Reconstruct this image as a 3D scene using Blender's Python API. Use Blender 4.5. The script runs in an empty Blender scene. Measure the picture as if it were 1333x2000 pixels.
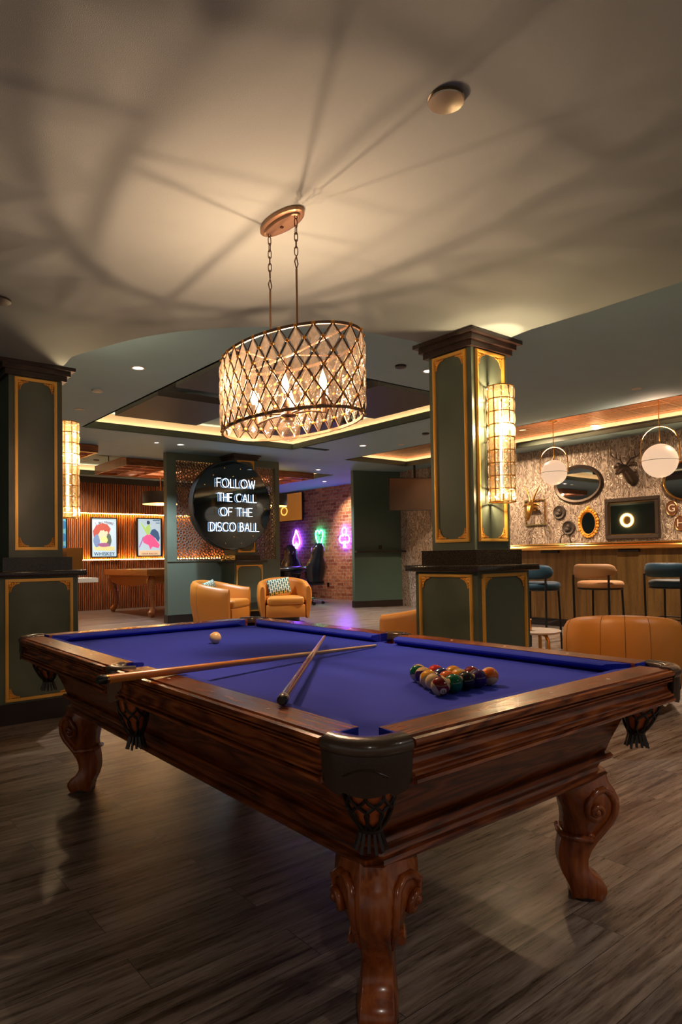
import bpy, math, random
from mathutils import Vector, Matrix
import bmesh
PI=math.pi; cos=math.cos; sin=math.sin
random.seed(7)
S=bpy.context.scene
COL=S.collection
# ------------------------------------------------------------------ camera, world, exposure
F,CX,CY=1303.1,666.5,1052.67
CR=Vector((0.77488168,-0.63191404,-0.01558917)); CU=Vector((-0.00488591,-0.03064921,0.99951826)); CF=Vector((0.63208742,0.77443222,0.02683699))
CO=Vector((0,0,1.187))
cd=bpy.data.cameras.new('camera'); cam=bpy.data.objects.new('camera',cd); COL.objects.link(cam)
cd.sensor_fit='HORIZONTAL'; cd.sensor_width=36; cd.lens=F/1333*36; cd.clip_start=.02; cd.clip_end=100
cd.shift_y=(CY-1000)/1333; cd.shift_x=0
m=Matrix((CR,CU,-CF)).transposed().to_4x4(); m.translation=CO; cam.matrix_world=m
S.camera=cam
S.view_settings.view_transform='Standard'; S.view_settings.look='None'; S.view_settings.gamma=1; S.view_settings.exposure=0.15
S.cycles.use_denoising=True
S.cycles.max_bounces=8; S.cycles.transparent_max_bounces=16; S.cycles.caustics_reflective=False; S.cycles.caustics_refractive=False
S.cycles.sample_clamp_indirect=4
W=bpy.data.worlds.new('world'); S.world=W; W.use_nodes=True
W.node_tree.nodes['Background'].inputs[0].default_value=(.82,.70,.58,1); W.node_tree.nodes['Background'].inputs[1].default_value=.28
# light strengths (watts / emission)
P_CHAND=12.5; P_SCONCE=60.0; P_SPOT=310.0; E_LED=50.0; E_GLOBE=.75
WARM=(1,.62,.38); WARM2=(1,.70,.42); NEUT=(1,.90,.80); COOL=(.72,.86,1)
# ------------------------------------------------------------------ pixel rays used to lay things out on known planes
def ray(x,y): return CR*((x-CX)/F)-CU*((y-CY)/F)+CF
def atz(x,y,z): d=ray(x,y); return CO+d*((z-CO.z)/d.z)
def atx(x,y,X): d=ray(x,y); return CO+d*((X-CO.x)/d.x)
def aty(x,y,Y): d=ray(x,y); return CO+d*((Y-CO.y)/d.y)
def atd(x,y,D): return CO+ray(x,y)*D
# ------------------------------------------------------------------ materials
def nt(name):
    m=bpy.data.materials.new(name); m.use_nodes=True; t=m.node_tree; return m,t,t.nodes['Principled BSDF']
def N(t,kind,**k):
    n=t.nodes.new(kind)
    for a,b in k.items():
        if a in n.inputs: n.inputs[a].default_value=b
        else: setattr(n,a,b)
    return n
def L(t,a,ao,b,bi): t.links.new(a.outputs[ao],b.inputs[bi])
def C4(c): return (c[0],c[1],c[2],1)
def plain(name,c,rough=.5,metal=0,coat=0,bump=0,bscale=200,sheen=0,var=0,vscale=4):
    m,t,b=nt(name); b.inputs['Base Color'].default_value=C4(c); b.inputs['Roughness'].default_value=rough; b.inputs['Metallic'].default_value=metal
    b.inputs['Coat Weight'].default_value=coat; b.inputs['Coat Roughness'].default_value=.08
    b.inputs['Sheen Weight'].default_value=sheen
    tc=N(t,'ShaderNodeTexCoord')
    nz=N(t,'ShaderNodeTexNoise'); nz.inputs['Scale'].default_value=vscale; nz.inputs['Detail'].default_value=5; L(t,tc,'Object',nz,'Vector')
    mx=N(t,'ShaderNodeMixRGB'); v=var if var else .06
    mx.inputs[1].default_value=C4([x*(1-v) for x in c]); mx.inputs[2].default_value=C4([min(1,x*(1+v)) for x in c]); L(t,nz,'Fac',mx,'Fac'); L(t,mx,'Color',b,'Base Color')
    if bump:
        n2=N(t,'ShaderNodeTexNoise'); n2.inputs['Scale'].default_value=bscale; n2.inputs['Detail'].default_value=3; L(t,tc,'Object',n2,'Vector')
        bp=N(t,'ShaderNodeBump'); bp.inputs['Strength'].default_value=bump; bp.inputs['Distance'].default_value=.01; L(t,n2,'Fac',bp,'Height'); L(t,bp,'Normal',b,'Normal')
    return m
def emit(name,c,s):
    m,t,b=nt(name); b.inputs['Base Color'].default_value=C4(c); b.inputs['Emission Color'].default_value=C4(c); b.inputs['Emission Strength'].default_value=s; b.inputs['Roughness'].default_value=.4
    return m
def ramp(t,stops):
    r=N(t,'ShaderNodeValToRGB'); e=r.color_ramp.elements
    while len(e)<len(stops): e.new(.5)
    for i,(p,c) in enumerate(stops): e[i].position=p; e[i].color=C4(c)
    return r
def wood(name,c0,c1,c2,axis='Y',rough=.25,coat=.5,scale=1.0,ring=9,bump=.15):
    m,t,b=nt(name); tc=N(t,'ShaderNodeTexCoord'); mp=N(t,'ShaderNodeMapping')
    s={'X':(.9,9,9),'Y':(9,.9,9),'Z':(9,9,.9),'H':(1,1,10)}[axis]; mp.inputs['Scale'].default_value=[x*scale for x in s]
    L(t,tc,'Object',mp,'Vector')
    n1=N(t,'ShaderNodeTexNoise'); n1.inputs['Scale'].default_value=1.2; n1.inputs['Detail'].default_value=2; n1.inputs['Distortion'].default_value=.6; L(t,mp,'Vector',n1,'Vector')
    mu=N(t,'ShaderNodeMath',operation='MULTIPLY'); L(t,n1,'Fac',mu,0); mu.inputs[1].default_value=ring
    si=N(t,'ShaderNodeMath',operation='PINGPONG'); L(t,mu,0,si,0); si.inputs[1].default_value=.5
    n2=N(t,'ShaderNodeTexNoise'); n2.inputs['Scale'].default_value=14; n2.inputs['Detail'].default_value=6; L(t,mp,'Vector',n2,'Vector')
    ad=N(t,'ShaderNodeMath',operation='MULTIPLY_ADD'); L(t,n2,'Fac',ad,0); ad.inputs[1].default_value=.7; L(t,si,0,ad,2)
    r=ramp(t,[(.25,c0),(.55,c1),(.95,c2)]); L(t,ad,0,r,'Fac'); L(t,r,'Color',b,'Base Color')
    b.inputs['Roughness'].default_value=rough; b.inputs['Coat Weight'].default_value=coat; b.inputs['Coat Roughness'].default_value=.12
    bp=N(t,'ShaderNodeBump'); bp.inputs['Strength'].default_value=bump; bp.inputs['Distance'].default_value=.002; L(t,ad,0,bp,'Height'); L(t,bp,'Normal',b,'Normal')
    return m
def floor_mat():
    m,t,b=nt('floor planks'); tc=N(t,'ShaderNodeTexCoord')
    br=N(t,'ShaderNodeTexBrick'); br.offset=.37; br.inputs['Scale'].default_value=1; br.inputs['Brick Width'].default_value=1.22; br.inputs['Row Height'].default_value=.18
    br.inputs['Mortar Size'].default_value=.0012; br.inputs['Mortar Smooth'].default_value=.2; br.inputs['Bias'].default_value=0
    br.inputs['Color1'].default_value=(0,0,0,1); br.inputs['Color2'].default_value=(1,1,1,1); br.inputs['Mortar'].default_value=(.5,.5,.5,1)
    L(t,tc,'Object',br,'Vector')
    mp=N(t,'ShaderNodeMapping'); mp.inputs['Scale'].default_value=(1.1,16,1); L(t,tc,'Object',mp,'Vector')
    off=N(t,'ShaderNodeVectorMath',operation='ADD'); L(t,mp,'Vector',off,0)
    sc=N(t,'ShaderNodeVectorMath',operation='SCALE'); L(t,br,'Color',sc,0); sc.inputs['Scale'].default_value=7; L(t,sc,'Vector',off,1)
    n1=N(t,'ShaderNodeTexNoise'); n1.inputs['Scale'].default_value=1.3; n1.inputs['Detail'].default_value=8; n1.inputs['Roughness'].default_value=.65; n1.inputs['Distortion'].default_value=.4; L(t,off,'Vector',n1,'Vector')
    n2=N(t,'ShaderNodeTexNoise'); n2.inputs['Scale'].default_value=5.5; n2.inputs['Detail'].default_value=8; n2.inputs['Roughness'].default_value=.8; L(t,off,'Vector',n2,'Vector')
    ad=N(t,'ShaderNodeMath',operation='MULTIPLY_ADD'); L(t,n2,'Fac',ad,0); ad.inputs[1].default_value=.6; L(t,n1,'Fac',ad,2)
    r=ramp(t,[(.58,(.032,.019,.014)),(.70,(.11,.075,.054)),(.82,(.25,.185,.14)),(.98,(.40,.315,.25))]); L(t,ad,0,r,'Fac')
    mx=N(t,'ShaderNodeMixRGB',blend_type='MULTIPLY'); L(t,r,'Color',mx,1)
    r2=ramp(t,[(0,(.72,.72,.74)),(1,(1.0,.97,.94))]); L(t,br,'Color',r2,'Fac'); L(t,r2,'Color',mx,2); mx.inputs['Fac'].default_value=1
    mk=N(t,'ShaderNodeMixRGB'); L(t,br,'Fac',mk,'Fac'); L(t,mx,'Color',mk,1); mk.inputs[2].default_value=(.03,.022,.018,1)
    L(t,mk,'Color',b,'Base Color'); b.inputs['Roughness'].default_value=.36
    rr=N(t,'ShaderNodeMapRange'); L(t,n2,'Fac',rr,'Value'); rr.inputs['To Min'].default_value=.20; rr.inputs['To Max'].default_value=.38; L(t,rr,'Result',b,'Roughness')
    bp=N(t,'ShaderNodeBump'); bp.inputs['Strength'].default_value=.25; bp.inputs['Distance'].default_value=.002; L(t,ad,0,bp,'Height'); L(t,bp,'Normal',b,'Normal')
    return m
def brick_mat():
    m,t,b=nt('red brick'); tc=N(t,'ShaderNodeTexCoord'); sx=N(t,'ShaderNodeSeparateXYZ'); L(t,tc,'Object',sx,0); cb=N(t,'ShaderNodeCombineXYZ'); L(t,sx,'Y',cb,'X'); L(t,sx,'Z',cb,'Y')
    wb=N(t,'ShaderNodeTexNoise'); wb.inputs['Scale'].default_value=9; L(t,cb,0,wb,'Vector')
    va=N(t,'ShaderNodeVectorMath',operation='SCALE'); L(t,wb,'Color',va,0); va.inputs['Scale'].default_value=.02
    vb=N(t,'ShaderNodeVectorMath',operation='ADD'); L(t,va,'Vector',vb,0); L(t,cb,0,vb,1)
    br=N(t,'ShaderNodeTexBrick'); br.inputs['Scale'].default_value=1; br.inputs['Brick Width'].default_value=.27; br.inputs['Row Height'].default_value=.095; br.inputs['Mortar Size'].default_value=.009
    br.inputs['Color1'].default_value=(.26,.085,.05,1); br.inputs['Color2'].default_value=(.52,.26,.17,1); br.inputs['Mortar'].default_value=(.42,.36,.30,1); L(t,vb,'Vector',br,'Vector')
    nz=N(t,'ShaderNodeTexNoise'); nz.inputs['Scale'].default_value=14; nz.inputs['Detail'].default_value=6; L(t,tc,'Object',nz,'Vector')
    mx=N(t,'ShaderNodeMixRGB',blend_type='MULTIPLY'); r=ramp(t,[(.3,(.55,.52,.5)),(.7,(1.25,1.2,1.15))]); L(t,nz,'Fac',r,'Fac'); L(t,br,'Color',mx,1); L(t,r,'Color',mx,2); mx.inputs['Fac'].default_value=1
    L(t,mx,'Color',b,'Base Color'); b.inputs['Roughness'].default_value=.8
    iv=N(t,'ShaderNodeMath',operation='SUBTRACT'); iv.inputs[0].default_value=1; L(t,br,'Fac',iv,1)
    bp=N(t,'ShaderNodeBump'); bp.inputs['Strength'].default_value=.7; bp.inputs['Distance'].default_value=.02; L(t,iv,0,bp,'Height'); L(t,bp,'Normal',b,'Normal')
    return m
def stone_mat():
    m,t,b=nt('rippled bark wall tile'); tc=N(t,'ShaderNodeTexCoord'); mp=N(t,'ShaderNodeMapping'); mp.inputs['Scale'].default_value=(1,1,.42); L(t,tc,'Object',mp,'Vector')
    n1=N(t,'ShaderNodeTexNoise'); n1.inputs['Scale'].default_value=12; n1.inputs['Detail'].default_value=2.5; n1.inputs['Distortion'].default_value=1.6; L(t,mp,'Vector',n1,'Vector')
    mu=N(t,'ShaderNodeMath',operation='MULTIPLY'); L(t,n1,'Fac',mu,0); mu.inputs[1].default_value=5
    pg=N(t,'ShaderNodeMath',operation='PINGPONG'); L(t,mu,0,pg,0); pg.inputs[1].default_value=.5
    r=ramp(t,[(.0,(.13,.085,.065)),(.22,(.28,.205,.16)),(.5,(.47,.375,.31)),(1,(.60,.50,.43))])
    m2=N(t,'ShaderNodeMath',operation='MULTIPLY'); L(t,pg,0,m2,0); m2.inputs[1].default_value=2; L(t,m2,0,r,'Fac'); L(t,r,'Color',b,'Base Color')
    b.inputs['Roughness'].default_value=.33; b.inputs['Metallic'].default_value=.25
    bp=N(t,'ShaderNodeBump'); bp.inputs['Strength'].default_value=.8; bp.inputs['Distance'].default_value=.02; L(t,pg,0,bp,'Height'); L(t,bp,'Normal',b,'Normal')
    return m
def tin_mat():
    m,t,b=nt('pressed copper tin'); tc=N(t,'ShaderNodeTexCoord')
    v=N(t,'ShaderNodeTexVoronoi'); v.distance='CHEBYCHEV'; v.inputs['Scale'].default_value=1.65; v.inputs['Randomness'].default_value=0; L(t,tc,'Object',v,'Vector')
    mu=N(t,'ShaderNodeMath',operation='MULTIPLY'); L(t,v,'Distance',mu,0); mu.inputs[1].default_value=7
    pg=N(t,'ShaderNodeMath',operation='PINGPONG'); L(t,mu,0,pg,0); pg.inputs[1].default_value=.5
    nz=N(t,'ShaderNodeTexNoise'); nz.inputs['Scale'].default_value=22; nz.inputs['Detail'].default_value=4; L(t,tc,'Object',nz,'Vector')
    ad=N(t,'ShaderNodeMath',operation='MULTIPLY_ADD'); L(t,nz,'Fac',ad,0); ad.inputs[1].default_value=.8; L(t,pg,0,ad,2)
    r=ramp(t,[(.3,(.10,.03,.012)),(.7,(.36,.13,.05)),(1,(.62,.30,.12))]); L(t,ad,0,r,'Fac'); L(t,r,'Color',b,'Base Color')
    b.inputs['Metallic'].default_value=.85; b.inputs['Roughness'].default_value=.3
    bp=N(t,'ShaderNodeBump'); bp.inputs['Strength'].default_value=1; bp.inputs['Distance'].default_value=.03; L(t,ad,0,bp,'Height'); L(t,bp,'Normal',b,'Normal')
    return m
def granite_mat():
    m,t,b=nt('speckled dark granite'); tc=N(t,'ShaderNodeTexCoord'); v=N(t,'ShaderNodeTexVoronoi'); v.inputs['Scale'].default_value=160; L(t,tc,'Object',v,'Vector')
    r=ramp(t,[(0,(.35,.30,.24)),(.12,(.10,.075,.055)),(.5,(.022,.016,.012)),(1,(.05,.038,.028))]); L(t,v,'Distance',r,'Fac'); L(t,r,'Color',b,'Base Color'); b.inputs['Roughness'].default_value=.14
    return m
def crystal_mat(name,tr=.52,gl=.30,col=(.34,.28,.21)):
    m,t,b=nt(name); t.nodes.remove(b); out=t.nodes['Material Output']
    T=N(t,'ShaderNodeBsdfTransparent'); T.inputs[0].default_value=C4((.96,.94,.90)); G=N(t,'ShaderNodeBsdfGlossy'); G.inputs['Roughness'].default_value=.06; G.inputs[0].default_value=(1,1,1,1)
    D=N(t,'ShaderNodeBsdfTranslucent'); D.inputs[0].default_value=C4(col); D2=N(t,'ShaderNodeBsdfDiffuse'); D2.inputs[0].default_value=C4(col)
    tc=N(t,'ShaderNodeTexCoord'); v=N(t,'ShaderNodeTexVoronoi'); v.inputs['Scale'].default_value=70; L(t,tc,'Object',v,'Vector')
    bp=N(t,'ShaderNodeBump'); bp.inputs['Strength'].default_value=.5; bp.inputs['Distance'].default_value=.004; L(t,v,'Distance',bp,'Height')
    for q in (G,D): L(t,bp,'Normal',q,'Normal')
    a=N(t,'ShaderNodeMixShader'); a.inputs[0].default_value=.35; L(t,D,0,a,1); L(t,D2,0,a,2)
    b1=N(t,'ShaderNodeMixShader'); b1.inputs[0].default_value=gl/(1-tr); L(t,a,0,b1,1); L(t,G,0,b1,2)
    fr=N(t,'ShaderNodeMixShader'); fr.inputs[0].default_value=tr; L(t,b1,0,fr,1); L(t,T,0,fr,2); L(t,fr,0,out,0)
    return m
M={}
M['floor']=floor_mat(); M['brick']=brick_mat(); M['stone']=stone_mat(); M['tin']=tin_mat(); M['granite']=granite_mat()
M['ceil']=plain('textured teal ceiling paint',(.265,.30,.29),.75,bump=.35,bscale=420,var=.04,vscale=2)
M['ceil2']=plain('teal grey ceiling paint',(.26,.41,.50),.7,bump=.1,bscale=300)
M['green']=plain('dark green satin paint',(.095,.115,.080),.36,bump=.04,bscale=60)
M['green2']=plain('green wall paint',(.06,.11,.09),.42)
M['moss']=plain('olive green partition paint',(.13,.16,.12),.42)
M['gold']=plain('gilt moulding',(.95,.52,.10),.34,metal=.35,bump=.1,bscale=90)
M['ormolu']=plain('gilt leaf ornament',(.90,.40,.06),.4,metal=.35,bump=.3,bscale=120)
M['crown']=wood('dark walnut crown',(.014,.007,.005),(.03,.014,.010),(.05,.025,.018),'X',.4,.1)
M['skirt']=plain('dark brown skirting',(.016,.009,.007),.4)
RW=dict(c0=(.055,.010,.002),c1=(.21,.042,.008),c2=(.44,.12,.022))
M['woodY']=wood('cherry oak grain along length',axis='Y',rough=.27,coat=.22,**RW); M['woodX']=wood('cherry oak grain across',axis='X',rough=.27,coat=.22,**RW); M['woodZ']=wood('cherry carved leg',axis='Z',rough=.24,coat=.3,ring=3,c0=(.12,.022,.004),c1=(.23,.048,.008),c2=(.36,.092,.018),bump=.05); M['woodH']=wood('cherry oak cabinet',axis='H',rough=.28,coat=.2,c0=(.05,.009,.002),c1=(.15,.030,.006),c2=(.31,.078,.016))
M['felt']=plain('royal blue felt',(.016,.036,.50),.95,sheen=0,bump=.08,bscale=900,var=.05,vscale=3)
M['leather']=plain('black brown pocket leather',(.028,.010,.005),.3,coat=.15,bump=.08,bscale=150)
M['rim']=plain('bronze leather pocket rim',(.07,.042,.026),.25,coat=.5,bump=.08,bscale=150)
M['inner']=plain('red brown pocket lining leather',(.60,.14,.035),.45,bump=.2,bscale=60)
M['net']=plain('black leather netting',(.012,.007,.005),.35)
M['tan']=plain('tan leather',(.62,.21,.026),.42,bump=.06,bscale=120,var=.06,vscale=3)
M['tan2']=plain('tan leather seat',(.66,.245,.035),.40,bump=.06,bscale=120)
M['black']=plain('black metal',(.014,.012,.011),.4,metal=.3)
M['blackgl']=plain('black gloss leather',(.012,.012,.014),.25,coat=.3,bump=.1,bscale=80)
M['brass']=plain('polished brass',(.80,.44,.12),.2,metal=1)
M['brassd']=plain('aged brass',(.50,.27,.07),.3,metal=1,var=.25,vscale=9)
M['bronze']=plain('brushed bronze lamp metal',(.34,.20,.12),.38,metal=.85)
M['chain']=plain('dark bronze chain',(.10,.055,.03),.35,metal=.9)
M['white']=plain('white plastic',(.6,.56,.5),.5)
M['nickel']=plain('satin nickel',(.5,.43,.33),.3,metal=.9)
M['crystal']=crystal_mat('lamp crystal'); M['crystal2']=crystal_mat('sconce crystal',.72,.18,(.30,.22,.13))
M['bulb']=emit('bulb glow',(1,.66,.36),22); M['tube']=emit('sconce tube glow',(1,.74,.45),7)
M['globe']=emit('opal globe glow',(1,.66,.42),E_GLOBE); M['globe'].node_tree.nodes['Principled BSDF'].inputs['Base Color'].default_value=(.22,.18,.15,1)
M['ledw']=emit('warm white cove led',(1,.66,.36),E_LED); M['leda']=emit('amber led strip',(1,.47,.08),90)
M['down']=emit('downlight lens',(1,.93,.85),7)
M['neonw']=emit('white neon tube',(.62,.80,1),6); M['neonp']=emit('violet neon tube',(.17,.06,1),80); M['neong']=emit('green neon tube',(.05,1,.5),30)
M['mirror']=plain('mirror glass',(.75,.72,.68),.02,metal=1); M['dmirror']=plain('dark tinted mirror',(.07,.095,.12),.04,metal=1)
M['slat']=wood('walnut slat',(.17,.050,.016),(.32,.10,.032),(.46,.16,.055),'Z',.45,.1,ring=4)
M['slatback']=plain('slat wall felt backing',(.016,.010,.008),.8)
M['beam']=wood('stained hanging beam',(.12,.03,.008),(.30,.09,.025),(.45,.16,.05),'X',.4,.2)
M['beamlt']=plain('pale pink washed lattice',(.52,.26,.16),.5)
M['owood']=wood('honey stained pine',(.24,.06,.012),(.46,.135,.025),(.58,.20,.045),'X',.3,.4)
M['panel']=plain('charcoal ceiling panel',(.052,.048,.052),.6)
M['fret']=plain('brown fretwork screen',(.17,.13,.10),.45)
M['barw']=wood('aged brass bar front',(.11,.050,.009),(.18,.085,.019),(.26,.13,.032),'Z',.36,.15,ring=1.5,bump=.02)
M['screen']=plain('television glass',(.010,.009,.009),.13,coat=.5)
M['velblue']=plain('teal blue velvet',(.005,.040,.062),.6,sheen=.1); M['veltan']=plain('camel velvet',(.58,.25,.075),.6,sheen=.08)
M['bronzef']=plain('dark bronze frame',(.075,.055,.045),.4,metal=.6,bump=.25,bscale=70)
M['plaster']=plain('dark plaster relief',(.055,.042,.036),.5,bump=.8,bscale=45)
M['ash']=plain('pale wood table top',(.52,.36,.24),.4)
M['cream']=plain('cream laminate',(.55,.45,.34),.4)
M['amber']=plain('mustard card box',(.52,.24,.03),.5)
M['chrome']=plain('chrome',(.6,.6,.62),.12,metal=1)
M['cueshaft']=plain('pale maple cue shaft',(.72,.45,.20),.3,coat=.4); M['cuebutt']=plain('orange stained cue butt',(.78,.27,.05),.25,coat=.7,var=.2,vscale=14); M['cuedark']=plain('chestnut cue butt',(.22,.055,.025),.2,coat=.8,var=.2,vscale=14)
M['cuetip']=plain('pale leather cue tip',(.75,.62,.5),.6)
M['cuebump']=plain('black rubber bumper',(.012,.012,.012),.3,coat=.3)
M['ivory']=plain('cream cue ball',(.92,.62,.28),.08,coat=1)
# ------------------------------------------------------------------ mesh builder
class MB:
    def __init__(s): s.v=[]; s.f=[]
    def add(s,vs,fs):
        b=len(s.v); s.v+=[tuple(v) for v in vs]; s.f+=[tuple(i+b for i in f) for f in fs]; return s
    def box(s,x0,x1,y0,y1,z0,z1):
        v=[(x0,y0,z0),(x1,y0,z0),(x1,y1,z0),(x0,y1,z0),(x0,y0,z1),(x1,y0,z1),(x1,y1,z1),(x0,y1,z1)]
        return s.add(v,[(0,3,2,1),(4,5,6,7),(0,1,5,4),(1,2,6,5),(2,3,7,6),(3,0,4,7)])
    def prism(s,poly,z0,z1):
        n=len(poly); v=[(p[0],p[1],z0) for p in poly]+[(p[0],p[1],z1) for p in poly]
        return s.add(v,[tuple(range(n))[::-1],tuple(range(n,2*n))]+[(i,(i+1)%n,n+(i+1)%n,n+i) for i in range(n)])
    def xprism(s,poly,y0,y1):   # polygon in XZ, along Y
        n=len(poly); v=[(p[0],y0,p[1]) for p in poly]+[(p[0],y1,p[1]) for p in poly]
        return s.add(v,[tuple(range(n)),tuple(range(n,2*n))[::-1]]+[((i+1)%n,i,n+i,n+(i+1)%n) for i in range(n)])
    def loft(s,rings,caps=True,closed=True):
        n=len(rings[0]); v=[p for r in rings for p in r]; f=[]
        for k in range(len(rings)-1):
            for i in range(n if closed else n-1):
                j=(i+1)%n; f.append((k*n+i,k*n+j,(k+1)*n+j,(k+1)*n+i))
        if caps: f+= [tuple(range(n))[::-1],tuple((len(rings)-1)*n+i for i in range(n))]
        return s.add(v,f)
    def tube(s,pts,r,seg=8,closed=False,caps=True):
        P=[Vector(p) for p in pts]; n=len(P); R=r if isinstance(r,(list,tuple)) else [r]*n
        rings=[]; a=None
        for i in range(n):
            if closed: d=P[(i+1)%n]-P[i-1]
            else: d=P[min(i+1,n-1)]-P[max(i-1,0)]
            d.normalize()
            if a is None:
                if closed: a=(P[1]-P[0]).cross(P[2]-P[1])
                if a is None or a.length<1e-9: a=d.cross(Vector((0,0,1)) if abs(d.z)<.9 else Vector((1,0,0)))
            a=(a-d*a.dot(d)).normalized(); b=a.cross(d).normalized()
            rings.append([P[i]+(a*cos(2*PI*k/seg)+b*sin(2*PI*k/seg))*R[i] for k in range(seg)])
        if closed: rings.append(rings[0]); caps=False
        return s.loft(rings,caps)
    def lathe(s,prof,c=(0,0,0),seg=24,axis='Z'):
        rings=[]
        for r,z in prof:
            ring=[]
            for k in range(seg):
                a=2*PI*k/seg; x,y=r*cos(a),r*sin(a)
                p={'Z':(x,y,z),'Y':(x,z,y),'X':(z,x,y)}[axis]; ring.append((c[0]+p[0],c[1]+p[1],c[2]+p[2]))
            rings.append(ring)
        return s.loft(rings)
    def sphere(s,c,r,seg=20,rg=12,sc=(1,1,1)):
        return s.lathe([(max(1e-5,r*sin(PI*i/rg)),-r*cos(PI*i/rg)) for i in range(rg+1)] ,(0,0,0),seg) if False else s._sph(c,r,seg,rg,sc)
    def _sph(s,c,r,seg,rg,sc):
        v=[(c[0],c[1],c[2]-r*sc[2])]; f=[]
        for i in range(1,rg):
            a=PI*i/rg
            for k in range(seg): b=2*PI*k/seg; v.append((c[0]+r*sc[0]*sin(a)*cos(b),c[1]+r*sc[1]*sin(a)*sin(b),c[2]-r*sc[2]*cos(a)))
        v.append((c[0],c[1],c[2]+r*sc[2])); top=len(v)-1
        for k in range(seg): f.append((0,1+(k+1)%seg,1+k)); f.append((top,top-seg+k,top-seg+(k+1)%seg))
        for i in range(rg-2):
            for k in range(seg): a=1+i*seg+k; b=1+i*seg+(k+1)%seg; f.append((a,b,b+seg,a+seg))
        return s.add(v,f)
    def rbox(s,x0,x1,y0,y1,z0,z1,r=.02,seg=3):
        # rounded box: superellipse-like stack of rounded rectangles
        def rr(i):
            pts=[]; R=max(r-i,1e-4)
            for cx,cy,a0 in ((x1-r,y1-r,0),(x0+r,y1-r,90),(x0+r,y0+r,180),(x1-r,y0+r,270)):
                for k in range(seg+1): a=math.radians(a0+90*k/seg); pts.append((cx+R*cos(a),cy+R*sin(a)))
            return pts
        rings=[]
        for k in range(seg+1):
            a=PI/2*k/seg; i=r*(1-sin(a)); z=z0+r*(1-cos(a)); rings.append([(p[0],p[1],z) for p in rr(i)])
        for k in range(seg,-1,-1):
            a=PI/2*k/seg; i=r*(1-sin(a)); z=z1-r*(1-cos(a)); rings.append([(p[0],p[1],z) for p in rr(i)])
        return s.loft(rings)
    def map(s,fn): s.v=[tuple(fn(*v)) for v in s.v]; return s
    def build(s,name,mat,parent=None,smooth=40,kind=None,label=None,recalc=True):
        me=bpy.data.meshes.new(name); me.from_pydata(s.v,[],s.f); 
        if recalc:
            b=bmesh.new(); b.from_mesh(me); bmesh.ops.recalc_face_normals(b,faces=b.faces); b.to_mesh(me); b.free()
        me.update()
        if smooth:
            me.shade_smooth(); me.set_sharp_from_angle(angle=math.radians(smooth))
        me.materials.append(M[mat] if isinstance(mat,str) else mat)
        o=bpy.data.objects.new(name,me); COL.objects.link(o)
        if parent: o.parent=parent
        if kind: o['kind']=kind
        if label: o['label']=label
        return o
def tag(o,label,cat,group=None):
    o['label']=label; o['category']=cat
    if group: o['group']=group
    return o
def thing(name,label,cat,loc=(0,0,0),rz=0,group=None):
    o=bpy.data.objects.new(name,None); COL.objects.link(o); o.empty_display_size=.1; o.location=loc; o.rotation_euler=(0,0,rz); return tag(o,label,cat,group)
def dup(root,loc=None,rz=None,label=None,group=None):
    r=root.copy(); COL.objects.link(r)
    if loc is not None: r.location=loc
    if rz is not None: r.rotation_euler=(0,0,rz)
    if label: r['label']=label
    if group: r['group']=group
    for c0 in list(root.children):
        c=c0.copy(); COL.objects.link(c); c.parent=r
        for d0 in list(c0.children):
            d=d0.copy(); COL.objects.link(d); d.parent=c
    return r
def struct(name,mb,mat,smooth=30): o=mb.build(name,mat,None,smooth,'structure'); return o
def light(kind,name,loc,power,col,parent=None,size=.05,spot=None,blend=.6,rot=None):
    ld=bpy.data.lights.new(name,kind); ld.energy=power; ld.color=col
    if kind=='SPOT': ld.spot_size=math.radians(spot); ld.spot_blend=blend; ld.shadow_soft_size=size
    elif kind=='POINT': ld.shadow_soft_size=size
    o=bpy.data.objects.new(name,ld); COL.objects.link(o); o.location=loc
    if rot: o.rotation_euler=rot
    if parent: o.parent=parent
    return o
# ================================================================== STRUCTURE
ZL,ZH=2.70,3.20
struct('floor',MB().box(-5,13.5,-5,19.5,-.1,0),'floor')
arc=[(3.36,3.28),(2.902,3.34),(2.658,3.471),(2.398,3.627),(2.22,3.78),(2.075,3.929),(1.96,4.07),(1.857,4.242),(1.775,4.41),(1.708,4.594),(1.63,4.83),(1.571,5.051),(1.60,5.40),(1.60,5.80)]
low=[(-5,-5),(3.84,-5),(3.84,1.64),(3.85,2.22),(3.83,2.63),(3.86,2.84),(3.90,3.28)]+arc+[(-5,5.80)]
struct('ceiling',MB().prism(low,ZL,ZH+.25),'ceil')
# high ceiling: slabs around three recesses  (main coffer, bar recess, back room recess)
R1=(3.33,7.15,5.62,10.15); R2=(8.82,10.60,-3,10.62); R3=(2.2,10.2,12.75,15.75)
hc=MB(); T=ZH+.02
xs=sorted({1.2,13.5,R1[0],R1[1],R2[0],R2[1],R3[0],R3[1]}); ys=sorted({-5,19.5,R1[2],R1[3],R2[2],R2[3],R3[2],R3[3]})
def inside(x,y): return any(a<x<b and c<y<d for a,b,c,d in (R1,R2,R3))
for i in range(len(xs)-1):
    for j in range(len(ys)-1):
        cx_,cy_=(xs[i]+xs[i+1])/2,(ys[j]+ys[j+1])/2
        if not inside(cx_,cy_): hc.add([(xs[i],ys[j],ZH),(xs[i+1],ys[j],ZH),(xs[i+1],ys[j+1],ZH),(xs[i],ys[j+1],ZH)],[(0,3,2,1)])
hc.box(-5,1.2,5.8,19.5,ZH,ZH+.02)
struct('ceiling_high',hc,'ceil2',0)
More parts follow.
